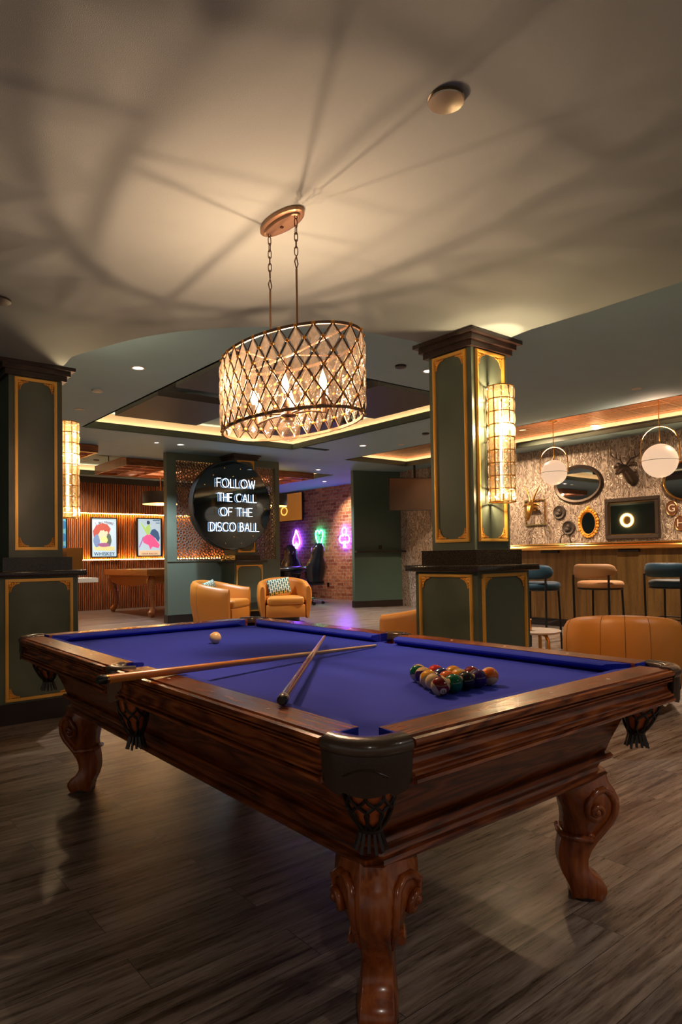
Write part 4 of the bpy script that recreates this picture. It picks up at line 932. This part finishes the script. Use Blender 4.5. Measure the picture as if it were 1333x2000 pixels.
# corner television
tc_=atd(816,965,14.6); root=thing('television','large flat television angled in the corner beside the green wall','television',tuple(tc_),math.atan2(-CF.x,CF.y)*1.0+.12)
MB().box(-.64,.64,0,.05,-.36,.36).build('casing','black',root,0); MB().box(-.625,.625,-.003,0,-.345,.345).build('screen',plain('bronze reflecting screen',(.13,.085,.055),.24,metal=.75),root,0)
MB().tube([(0,.05,.0),(0,.25,.05),(0,.25,ZH-tc_.z)],.025,8).build('ceiling_mount','black',root)
# ================================================================== BACK ROOM FURNITURE
root=thing('games_table','honey coloured wooden games table with claw feet by the slat wall','games table',(6.36,14.2,0)); a,b=.86,1.22
MB().box(-a,a,-b,b,.86,.985).build('top_frame','owood',root,0); MB().box(-a+.12,a-.12,-b+.12,b-.12,.985,.990).build('playfield','panel',root,0)
ap=[( -a+.1,.86),(a-.1,.86),(a-.1,.66)]+[(a-.1-(2*a-.2)*i/16,.66-.05*sin(PI*i/16)*1.0+.0) for i in range(17)]
for y in (-b+.10,b-.14): MB().xprism([(-a+.1,.86),(a-.1,.86)]+[(a-.1-(2*a-.2)*i/16,.72-.06*sin(PI*i/16)) for i in range(17)],y,y+.04).build('apron','owood',root,0)
for x in (-a+.08,a-.12): 
    mm=MB().xprism([(-b+.1,.86),(b-.1,.86)]+[(b-.1-(2*b-.2)*i/16,.72-.10*sin(PI*i/16)) for i in range(17)],x,x+.04); mm.map(lambda X,Y,Z:(Y,X,Z)); mm.build('apron','owood',root,0)
for sx in (-1,1):
    for sy in (-1,1):
        q=lambda o: (sx*(a-.18)+sx*o,sy*(b-.18)+sy*o)
        pts=[(.0,.84,.085),(.035,.74,.10),(.04,.62,.085),(.0,.48,.065),(-.03,.34,.052),(-.03,.22,.048),(.0,.13,.06),(.03,.085,.075),(.02,.05,.06),(.0,.03,.02)]
        lg=MB().tube([(*q(o),z) for o,z,r in pts],[r for o,z,r in pts],12).build('leg','owood',root,60); MB().tube([(*q(.01),0),(*q(.01),.05)],.015,8).build('foot_pin','brassd',lg)
def drum(loc,r,h,label):
    root=thing('drum_pendant',label,'pendant lamp',loc); 
    MB().lathe([(r,0),(r,h),(r-.006,h),(r-.006,0)],(0,0,0),40).build('shade',plain('charcoal drum shade',(.05,.045,.04),.7),root,40)
    MB().lathe([(.001,-.03),(r*.5,-.022),(r-.01,-.004),(r-.01,.002),(.001,.002)],(0,0,0),32).build('diffuser',emit('amber lamp diffuser',(1,.50,.12),3),root,40)
    MB().tube([(0,0,h-.02),(0,0,ZH+.20-loc[2])],.012,6).build('chain','brass',root)
    light('POINT','drum_lamp',(0,0,-.16),26,(1,.55,.2),root,.12)
drum((6.35,14.2,2.44),.40,.26,'dark drum pendant with glowing underside left of the partition')
p=atd(529,980,15.2); drum((p.x,p.y,p.z-.1),.38,.26,'dark drum pendant with glowing underside right of the partition')
# white table end left, box on ledge
root=thing('side_counter','cream topped counter end jutting out beyond the left column','counter',(3.0,11.55,0)); 
pe_=aty(188,1133,11.3); MB().box(-1.2,pe_.x-3.0,-.35,.35,.83,.90).build('top','cream',root,0); MB().box(-1.0,-.6,-.2,.2,0,.83).build('base','cream',root,0)
root=thing('card_box','small mustard coloured box on the ledge of the left column','box',(1.70,5.56,1.118)); MB().box(-.025,.10,-.03,.10,0,.155).build('body','amber',root,0); MB().box(-.028,.103,-.033,.103,.120,.175).build('lid','amber',root,0,label='darker mustard lid')
root['category']='box'
# ================================================================== SEATING
def armchair(name,loc,rz,label,s=1.0,pillow=True,detail=True):
    root=thing(name,label,'armchair',loc,rz)
    R0=.37; path=[]
    for i in range(7): path.append((R0,-.36+.36*i/6,0))
    for i in range(1,24): a=PI*i/24; path.append((R0*cos(a),R0*.98*sin(a),0))
    for i in range(7): path.append((-R0,-.36*i/6,0))
    n=len(path); rings=[]
    for i in range(n):
        x,y,_=path[i]; a=path[max(0,i-1)]; b=path[min(n-1,i+1)]; tx,ty=b[0]-a[0],b[1]-a[1]; l=math.hypot(tx,ty); nx,ny=ty/l,-tx/l
        u=i/(n-1); back=sin(PI*u)**1.2; h=.60+.13*back; e=min(i,n-1-i); k=1 if e>1 else (.55 if e==0 else .9)
        sec=[(-.065*k,.13),(-.065*k,.30),(-.060*k,h-.06),(-.035*k,h-.015),(0,h),(.035*k,h-.012),(.062*k,h-.06),(.072*k,h-.18),(.070*k,.38),(.045*k,.22),(.01*k,.09),(-.03*k,.08)]
        rings.append([(x+nx*d,y+ny*d-.0,z) for d,z in sec])
    sh=MB().loft(rings); sh.map(lambda x,y,z:(x*s,y*s,z*s)); so=sh.build('shell','tan',root,60)
    if detail:
        sm=MB()
        for i in (9,15,18,21,27):
            sm.tube([Vector(rings[i][k])*s for k in (4,5,6,7,8,9,10)],.0022,4)
        sm.build('seam',plain('seam thread',(.16,.06,.012),.6),so,60)
    MB().rbox(-.30,.30,-.40,.28,.30,.43,.045,4).map(lambda x,y,z:(x*s,y*s,z*s)).build('seat_cushion','tan2',root,60)
    MB().rbox(-.315,.315,-.385,.28,.10,.305,.02,2).map(lambda x,y,z:(x*s,y*s,z*s)).build('seat_base','tan',root,40)
    MB().lathe([(.26,0),(.26,.11),(.001,.11)],(0,-.03,0),28).map(lambda x,y,z:(x*s,y*s,z*s)).build('plinth','skirt',root,40)
    return root
def pillow(loc,rz,tilt,label):
    m,t,b=nt('teal brick pattern fabric'); tc=N(t,'ShaderNodeTexCoord'); br=N(t,'ShaderNodeTexBrick'); br.inputs['Scale'].default_value=1; br.inputs['Brick Width'].default_value=.085; br.inputs['Row Height'].default_value=.042; br.inputs['Mortar Size'].default_value=.010
    sx=N(t,'ShaderNodeSeparateXYZ'); cb=N(t,'ShaderNodeCombineXYZ'); L(t,tc,'Object',sx,0); L(t,sx,'X',cb,'Y'); L(t,sx,'Z',cb,'X')
    br.inputs['Color1'].default_value=(.01,.09,.09,1); br.inputs['Color2'].default_value=(.02,.14,.13,1); br.inputs['Mortar'].default_value=(.62,.66,.50,1); L(t,cb,0,br,'Vector'); L(t,br,'Color',b,'Base Color'); b.inputs['Roughness'].default_value=.85
    n=12; w=.21; v=[]; f=[]
    for sgn in (1,-1):
        for i in range(n+1):
            for j in range(n+1):
                x=-1+2*i/n; z=-1+2*j/n; th=.065*max(0,(1-x**4))**.6*max(0,(1-z**4))**.6; k=1-.06*(1-abs(x*z)); v.append((x*w*k,sgn*th,z*w*.72*k))
    for q in range(2):
        o=q*(n+1)**2
        for i in range(n):
            for j in range(n): a=o+i*(n+1)+j; f.append((a,a+1,a+n+2,a+n+1) if q else (a,a+n+1,a+n+2,a+1))
    me=MB().add(v,f); o=me.build('throw_pillow',m,None,70); o.location=loc; o.rotation_euler=(tilt,-.16,rz); tag(o,label,'pillow'); return o
def yaw_to(p,extra=0):  # rotation so that local -Y faces the camera
    d=Vector((p[0],p[1])); return math.atan2(d.y,d.x)-PI/2+extra
pL=(5.72,10.42); pR_=(7.02,10.32)
armchair('armchair',(pL[0],pL[1],0),yaw_to(pL,1.1),'tan leather tub armchair left of the small side table, turned to the right',1.12)
armchair('armchair',(pR_[0],pR_[1],0),yaw_to(pR_,.10),'tan leather tub armchair right of the small side table, facing forward',1.12)
def on(root_p,rz,x,y,z): return (root_p[0]+x*cos(rz)-y*sin(rz),root_p[1]+x*sin(rz)+y*cos(rz),z)
rz=yaw_to(pL,1.1); pillow(on(pL,rz,-.0,.17,.65),rz,-.25,'teal brick patterned pillow in the left tub armchair')
rz=yaw_to(pR_,.10); pillow(on(pR_,rz,-.07,.15,.65),rz,-.25,'teal brick patterned pillow in the right tub armchair')
pn=(4.98,2.66); armchair('armchair',(pn[0],pn[1],0),yaw_to(pn,PI+.05),'large tan leather tub armchair seen from behind at the right edge past the pool table',1.0)
ps=(4.95,4.62); armchair('armchair',(ps[0],ps[1],0),yaw_to(ps,PI+.9),'tan leather tub armchair mostly hidden behind the column near the bar',1.0)
p=atz(495,1215,0); p=(p.x-.22,p.y-.12); p=(6.32,10.82); root=thing('side_table','round dark side table with slim legs between the two tub armchairs','side table',(p[0],p[1],0))
MB().lathe([(.22,.58),(.225,.59),(.22,.60),(.001,.60)],(0,0,0),28).build('top','black',root); 
for k in range(3): a=2*PI*k/3+.6; MB().tube([(.18*cos(a),.18*sin(a),0),(.18*cos(a),.18*sin(a),.58)],.012,8).build('leg','brassd',root)
root=thing('side_table','round pale wood side table with curved brass legs behind the near armchair','side table',(5.12,3.56,0))
MB().lathe([(.22,.485),(.235,.492),(.235,.502),(.22,.508),(.001,.508)],(0,0,0),32).build('top','ash',root)
for k in range(3):
    a=2*PI*k/3+.3; MB().tube([(.09*cos(a),.09*sin(a),.485),(.15*cos(a),.15*sin(a),.47),(.175*cos(a),.175*sin(a),.42),(.18*cos(a),.18*sin(a),.2),(.19*cos(a),.19*sin(a),0)],.016,8).build('leg','brass',root)
p=atz(1034.5,1231,.508); o=MB().lathe([(.001,0),(.022,0),(.022,.10),(.019,.102),(.019,.01),(.001,.01)],(0,0,0),18).build('brass_cup','brass',None,40); o.location=(p.x,p.y,.508); tag(o,'small amber brass cup on the pale wood side table','cup')
# gaming chairs and table
def gaming(loc,rz,label,head=True):
    root=thing('gaming_chair',label,'gaming chair',(loc[0],loc[1],0),rz,'black gaming chairs at the round table')
    for k in range(5):
        a=2*PI*k/5; MB().tube([(0,0,.12),(.16*cos(a),.16*sin(a),.11),(.32*cos(a),.32*sin(a),.085)],[.035,.026,.018],8).build('base_spoke','chrome',root,60)
        w=MB().lathe([(.001,-.025),(.033,-.02),(.033,.02),(.001,.025)],(.32*cos(a),.32*sin(a),.034),14,'X').build('caster','black',root,60)
    MB().lathe([(.03,.1),(.03,.24),(.02,.24),(.02,.42)],(0,0,0),14).build('gas_lift','black',root)
    MB().rbox(-.27,.27,-.27,.25,.42,.54,.05,4).build('seat','blackgl',root,60)
    def bk(z):
        return {0:.20,1:.24,2:.27,3:.28,4:.25,5:.16,6:.17,7:.15,8:.07}[z]
    rings=[]
    for k in range(9):
        z=.50+.105*k; w=bk(k); t=.075 if k<8 else .04; y=.24+.016*k; rings.append([(-w,y-.03,z),(-w*.8,y-t,z),(0,y-t*.5,z),(w*.8,y-t,z),(w,y-.03,z),(w,y+.02,z),(w*.6,y+t,z),(-w*.6,y+t,z),(-w,y+.02,z)])
    bk_=MB().loft(rings).build('backrest','blackgl',root,70)
    for sx in (-1,1):
        MB().tube([(sx*.045,.225+.016*6.1-.058,1.11),(sx*.075,.225+.016*6.1-.058,1.16),(sx*.06,.225+.016*6.5-.052,1.20),(sx*.035,.225+.016*6.4-.055,1.17)],.007,6,closed=True).build('harness_slot','chrome',bk_,60)
    for sx in (-1,1):
        MB().tube([(sx*.25,.0,.46),(sx*.33,.0,.48),(sx*.33,.0,.66)],.018,8).build('armrest_post','black',root,60); MB().rbox(sx*.33-.045,sx*.33+.045,-.16,.12,.66,.70,.018,2).build('armrest','black',root,50)
    return root
gR=atz(622,1176,0); gM=atz(606,1160,0); gL=atz(560,1178,0)
s_=1.15
for (q,rz,lab) in (((10.05,13.65),yaw_to((10.05,13.65),-2.45),'black gaming chair turned away at the right of the round black table'),((10.75,15.35),yaw_to((10.75,15.35),.12),'black gaming chair facing forward behind the black table'),((9.0,14.1),yaw_to((9.0,14.1),2.4),'black gaming chair with its back to us, half hidden by the partition')):
    g=gaming(q,rz,lab); g.scale=(s_,s_,s_)
root=thing('games_table','round black padded card table among the gaming chairs','games table',(9.75,14.35,0)); MB().lathe([(.60,.84),(.66,.86),(.68,.90),(.66,.94),(.60,.955),(.001,.95)],(0,0,0),40).build('top','blackgl',root,60); MB().lathe([(.3,0),(.3,.03),(.06,.06),(.06,.84),(.2,.86)],(0,0,0),20).build('pedestal','black',root,50)
# ================================================================== BAR
XBAR=9.66; zc1=1.345
bar=thing('bar_counter','long bar counter with aged brass front panels and a polished brass edge','bar',(XBAR,0,0))
m=MB(); y=-3.0
while y<8.6: m.box(0,.10,y,y+.965,.0,zc1-.10); y+=.97
m.build('front_panels','barw',bar,0)
m=MB().box(.0,.55,-3,8.7,zc1-.035,zc1).build('counter_top','granite',bar,0)
rings=[[(x_,yy,z_) for x_,z_ in ((.02,zc1-.11),(-.05,zc1-.115),(-.085,zc1-.095),(-.10,zc1-.06),(-.085,zc1-.035),(-.07,zc1-.03),(-.07,zc1-.012),(-.05,zc1+.004),(.02,zc1+.006))] for yy in (-3,8.72)]
MB().loft(rings).build('edge_rail','brass',bar,50)
MB().box(-.02,.0,-3,8.6,0,.12).build('kickboard','skirt',bar,0)
for k in range(5):
    yy=6.35-1.35*k; MB().box(-.06,-.0,yy-.16,yy+.16,zc1-.15,zc1-.118).build('bracket','skirt',bar,0)
MB().box(.45,.55,-3,8.6,0,zc1-.035).build('back_panel','barw',bar,0)
def stool(p,rz,vel,label):
    root=thing('bar_stool',label,'bar stool',(p[0],p[1],0),rz)
    zs=.80
    MB().lathe([(.001,zs-.05),(.20,zs-.05),(.222,zs-.035),(.228,zs),(.218,zs+.028),(.19,zs+.04),(.001,zs+.046)],(0,0,0),32).build('seat',vel,root,60)
    MB().tube([(.215*cos(2*PI*k/24),.215*sin(2*PI*k/24),zs-.055) for k in range(24)],.010,6,closed=True).build('seat_ring','black',root)
    rings=[]
    for i in range(25):
        u=-1+2*i/24; a=PI/2+u*1.15; r=.235; e=(1-abs(u)**6)**.5 if abs(u)<1 else .02; hh2=max(.012,.088*e); zc=zs+.165
        ring_=[]
        for k in range(12):
            t=2*PI*k/12; ring_.append(((r+.030*cos(t)*max(.3,e))*cos(a),(r+.030*cos(t)*max(.3,e))*sin(a),zc+hh2*(abs(sin(t))**.7)*(1 if sin(t)>0 else -1)))
        rings.append(ring_)
    MB().loft(rings).build('backrest',vel,root,60)
    for sx in (-1,1):
        MB().tube([(sx*.18,.20,0),(sx*.185,.205,zs+.12)],.0115,8).build('leg','black',root,60); MB().tube([(sx*.17,-.17,0),(sx*.155,-.15,zs-.05)],.0115,8).build('leg','black',root,60)
    MB().tube([(-.18,.20,.36),(.18,.20,.36),(.165,-.165,.36),(-.165,-.165,.36)],.009,6,closed=True).build('footrest','black',root,0)
for px,py,D,v,ex,lab in ((1050,1130,8.3,'velblue',-.45,'teal blue velvet bar stool partly hidden behind the column'),(1173,1130,8.3,'veltan',-.45,'camel velvet bar stool in the middle of the bar'),(1314,1135,8.3,'velblue',-.45,'teal blue velvet bar stool at the right edge of the picture')):
    p=atd(px,py,D); stool((p.x,p.y),yaw_to((p.x,p.y),PI+ex),v,lab)
    bpy.data.objects[[o.name for o in bpy.data.objects if o.get('label')==lab][0]].scale=(1.22,1.22,1)
# globe pendants
def globe(px,ptop,pgl,hg,X,label):
    c=atx(px,pgl,X); r=.135*hg
    root=thing('globe_pendant',label,'pendant lamp',(c.x,c.y,c.z),yaw_to((c.x,c.y),-.1),'globe pendants over the bar')
    gl=MB()._sph((0,0,0),r,32,20,(1,1,1)).build('opal_globe','globe',root,80); MB().lathe([(r+.001,-.003),(r+.003,0),(r+.001,.003)],(0,0,0),40).build('equator_band','black',gl,40)
    zt=ZH+.2-c.z
    hp=[(-r-.012,0,0),(-r-.012,0,r*.9)]+[(-(r+.012)*cos(PI*i/14),0,r*.9+(r*1.15)*sin(PI*i/14)) for i in range(1,14)]+[(r+.012,0,r*.9),(r+.012,0,0)]
    MB().tube(hp,.008,8).build('hoop','brass',root,60); MB().tube([(0,0,r),(0,0,zt)],.007,8).build('stem','brass',root,60)
    MB().tube([(-r-.03,0,0),(-r+.0,0,0)],.008,6).tube([(r,0,0),(r+.03,0,0)],.008,6).build('pivot_pins','brass',root)
    MB().lathe([(.07,0),(.07,-.012),(.02,-.03),(.001,-.03)],(0,0,zt),20).build('ceiling_rose','brass',root)
    light('SPOT','globe_lamp_up',(0,0,r+.03),150,(1,.64,.40),root,.06,150,.5,(PI,0,0)); light('SPOT','globe_lamp_down',(0,0,-r-.03),90,(1,.64,.40),root,.06,150,.5)
globe(1083,822,923,1.55,9.78,'opal globe pendant in a brass hoop nearer the column')
globe(1290,785,900,1.78,9.5,'larger opal globe pendant in a brass hoop at the right of the bar')
# wall decor on the bar wall (plane X=XS, facing -X). local: u -> -Y, z up, depth -> -X
def decor(name,px,py,label,cat,group=None): c=atx(px,py,XS); return thing(name,label,cat,(XS,c.y,c.z),-PI/2,group)
def ovalframe(root,a,b,w,fm,gm,rope=False):
    n=48; rings=[]
    for i in range(n):
        t=2*PI*i/n; c_,s1=cos(t),sin(t); rings.append([(a*c_,-.0,b*s1),(a*c_,-.02,b*s1),((a-w*.4)*c_,-.045,(b-w*.4)*s1),((a-w)*c_,-.025,(b-w)*s1),((a-w)*c_,0,(b-w)*s1)])
    rings.append(rings[0]); MB().loft(rings,False).build('frame',fm,root,50)
    MB().loft([[((a-w*.8)*cos(2*PI*i/n),y,(b-w*.8)*sin(2*PI*i/n)) for i in range(n)] for y in (-.002,-.018)]).build('mirror_glass',gm,root,20)
r=decor('oval_mirror',1130,946,'large oval mirror with a wide dark bronze frame behind the nearer globe','mirror'); ovalframe(r,.50,.36,.07,'bronzef','mirror')
r=decor('oval_mirror',1345,938,'oval mirror with a thin gold frame cut off by the right edge','mirror'); ovalframe(r,.40,.34,.035,'brass','mirror')
r=decor('gilt_mirror',1151,1022,'small oval mirror in an ornate gold leaf frame','mirror'); ovalframe(r,.165,.225,.03,'ormolu','mirror')
m=MB()
for k in range(26):
    t=2*PI*k/26; m._sph((.185*cos(t),-.02,.245*sin(t)),.026+.008*(k%2),8,6,(1,.6,1))
m._sph((0,-.02,.28),.04,8,6,(1,.6,1)); m.build('leaf_border','ormolu',r,60)
for px,py,lab in ((1094,1001,'round dark relief medallion, upper left of its pair'),(1112,1031,'round dark relief medallion just above the wire loop')):
    r=decor('medallion',px,py,lab,'wall plaque'); 
    MB().lathe([(.135,0),(.135,-.02),(.12,-.035),(.105,-.02),(.001,-.02)],(0,0,0),32,'Y').build('disc','plaster',r,50)
    mm=MB()._sph((.0,-.025,.02),.045,12,8,(.8,.5,1))._sph((-.03,-.03,-.03),.05,12,8,(1,.4,.8)).tube([(.03,-.03,.05),(.05,-.03,0),(.02,-.03,-.05)],.012,6); mm.build('relief_figure','plaster',r,60)
r=decor('rectangular_mirror',1236.5,1012,'rectangular mirror in a heavy dark frame above the bar','mirror')
p0=atx(1183,980,XS); p1=atx(1291,1040,XS); w=abs(p0.y-p1.y)/2; h=.36; t=.075
m=MB()
for x0,x1,z0,z1 in ((-w,w,h-t,h),(-w,w,-h,-h+t),(-w,-w+t,-h+t,h-t),(w-t,w,-h+t,h-t)): m.box(x0,x1,-.05,0,z0,z1).box(x0+.015,x1-.015,-.062,-.05,z0+.015,z1-.015)
m.build('frame','bronzef',r,0); MB().box(-w+t,w-t,-.02,-.002,-h+t,h-t).build('mirror_glass','mirror',r,0)
MB().box(-w+t,w-t,-.024,-.02,-h+t,-h+t+.012).box(-w+t,w-t,-.024,-.02,h-t-.012,h-t).box(-w+t,-w+t+.012,-.024,-.02,-h+t,h-t).box(w-t-.012,w-t,-.024,-.02,-h+t,h-t).build('inner_bead','brass',r,0)
for px,py,c,lab in ((1314,993,'G','brown oval plaque with the letter G'),(1331,1022,'H','brown oval plaque with the letter H at the right edge')):
    r=decor('letter_plaque',px,py,lab,'wall plaque'); n=32
    pm=plain('brown glazed plaque',(.16,.065,.03),.35,coat=.5)
    MB().loft([[(a*cos(2*PI*i/n),y,b*sin(2*PI*i/n)) for i in range(n)] for a,b,y in ((.10,.13,0),(.10,.13,-.02),(.085,.115,-.03),(.078,.106,-.022))]).build('plaque',pm,r,40)
    MB().tube([(.09*cos(2*PI*i/n),-.028,.12*sin(2*PI*i/n)) for i in range(n)],.005,5,closed=True).build('gold_ring','brassd',r,60)
    text_mesh('letter',c,.17,'cuetip',r,(0,-.028,0),(PI/2,0,0),.003)
o=MB().tube([(-.11,-.02,-.17)]+[(-.11*cos(PI*i/16),-.02,-.03+.15*sin(PI*i/16)) for i in range(17)]+[(.11,-.02,-.17)],.008,6).build('wire_loop','black',None,60); c=atx(1110,1062,XS); o.location=(XS-.06,c.y,1.43); o.rotation_euler=(0,0,-PI/2); tag(o,'thin black wire arch standing behind the bar under the medallions','ornament')
# deer head
r=decor('deer_head',1234,922,'dark bronze stag head trophy with antlers between the two globes','wall trophy')
m=MB().tube([(.04,-.02,-.14),(.04,-.06,-.12),(.03,-.16,-.04),(.0,-.25,.05),(-.01,-.30,.045),(-.02,-.37,.0),(-.03,-.43,-.045),(-.03,-.46,-.06)],[.10,.105,.085,.075,.075,.055,.038,.02],14).map(lambda x,y,z:(x,min(y,-.001),z))
m.build('head','bronzef',r,70)
m=MB()
for s in (-1,1): m.tube([(s*.06,-.22,.09),(s*.12,-.20,.12),(s*.18,-.19,.10),(s*.21,-.19,.07)],[.02,.045,.035,.006],8)
m.map(lambda x,y,z:(x,y,z)).build('ears','bronzef',r,70)
m=MB()
for s in (-1,1):
    m.tube([(s*.035,-.22,.11),(s*.09,-.20,.20),(s*.20,-.17,.24),(s*.27,-.18,.32),(s*.25,-.22,.42)],[.016,.015,.013,.010,.004],7)
    m.tube([(s*.09,-.20,.20),(s*.07,-.24,.29)],[.011,.003],6); m.tube([(s*.17,-.175,.235),(s*.155,-.21,.37)],[.011,.003],6); m.tube([(s*.235,-.17,.27),(s*.32,-.17,.36)],[.010,.003],6)
m.build('antlers','bronzef',r,70)
MB().loft([[(.04+a*cos(2*PI*i/24),y,-.12+b*sin(2*PI*i/24)) for i in range(24)] for a,b,y in ((.09,.13,0),(.09,.13,-.02),(.08,.12,-.03))]).build('shield','bronzef',r,40)
# antelope in a square frame
r=decor('antelope_head',1047,1000,'gold antelope head with long horns in front of a thin square gold frame','wall trophy')
m=MB(); w=.235; t=.014; z0,z1=-.26,.24
t=.024; m.box(-w,w,-.03,0,z1-t,z1).box(-w,w,-.03,0,z0,z0+t).box(-w,-w+t,-.03,0,z0+t,z1-t).box(w-t,w,-.03,0,z0+t,z1-t); m.build('square_frame','brass',r,0)
m=MB().tube([(0,0,.06),(0,-.08,.10),(0,-.16,.12),(.01,-.22,.04),(.02,-.26,-.06),(.02,-.28,-.14),(.02,-.285,-.17)],[.06,.075,.085,.07,.05,.03,.012],12); m.build('head','brassd',r,70)
m=MB()
for s in (-1,1):
    m.tube([(s*.03,-.14,.18),(s*.06,-.12,.30),(s*.12,-.10,.42),(s*.19,-.10,.52)],[.022,.019,.013,.004],8); m.tube([(s*.06,-.14,.15),(s*.13,-.13,.14),(s*.19,-.13,.10)],[.02,.03,.004],8)
m.build('horns','brassd',r,70)
# warm picture spots behind the bar (small shelf lights)
for yy in (7.0,6.4,5.6,4.9):
    o=MB().lathe([(.03,0),(.03,.03),(.02,.035),(.001,.035)],(0,0,0),14).build('bar_puck_light',emit('shelf puck glow',(1,.62,.22),12),None,40); o.location=(XS-.35,yy,1.251); tag(o,'small warm uplight on the back of the bar under the wall decor','light','uplights behind the bar')
    light('SPOT','shelf_uplight',(XS-.35,yy,1.31),30,(1,.62,.25),None,.02,80,.8,(PI,-.45,0))
m=MB().box(XS-.5,XS-.005,-3,8.6,0,1.25); tag(m.build('back_bar_cabinet','crown',None,0),'dark cabinet along the wall behind the bar counter','cabinet')
for x,y,lab in ((-.4,-.9,'added unseen fill downlight behind and left of the viewer'),(2.7,-.9,'added unseen fill downlight behind the pool table end'),(-2.2,2.0,'added unseen fill downlight over the walkway left of the pool table'),(4.9,.6,'added unseen fill downlight over the lounge right of the pool table')):  # unseen downlights added as fill for the floor and table
    zc_=ZL if x<3.8 else ZH
    root=thing('downlight',lab,'ceiling light',(x,y,zc_),0,'recessed downlights'); MB().lathe([(.075,0),(.075,-.006),(.055,-.006),(.052,-.001)],(0,0,0),24).build('trim_ring','white',root,40); MB().lathe([(.001,-.0035),(.052,-.0035),(.052,-.001)],(0,0,0),20).build('lens','down',root,40)  # added unseen fill downlight
    light('SPOT','downlight_lamp',(0,0,-.02),85,NEUT,root,.03,120,.8)  # lamp of the added unseen fill downlight
for x,y in ((2.9,9.0),(8.2,13.4),(5.0,15.2),(8.0,4.0),(8.45,8.6)):
    root=thing('downlight','recessed downlight on the high ceiling over the '+{2.9:'walkway beyond the left column',8.2:'aisle behind the partition',5.0:'slat wall',8.0:'bar stools',8.45:'aisle before the drinks shelf'}[x],'ceiling light',(x,y,ZH if (x!=8.2 and x!=5.0) else ZH+.25),0,'recessed downlights'); MB().lathe([(.06,0),(.06,-.006),(.045,-.006),(.042,-.001)],(0,0,0),24).build('trim_ring','white',root,40)
    light('SPOT','downlight_lamp',(0,0,-.02),P_SPOT*.8,NEUT,root,.03,125,.8)
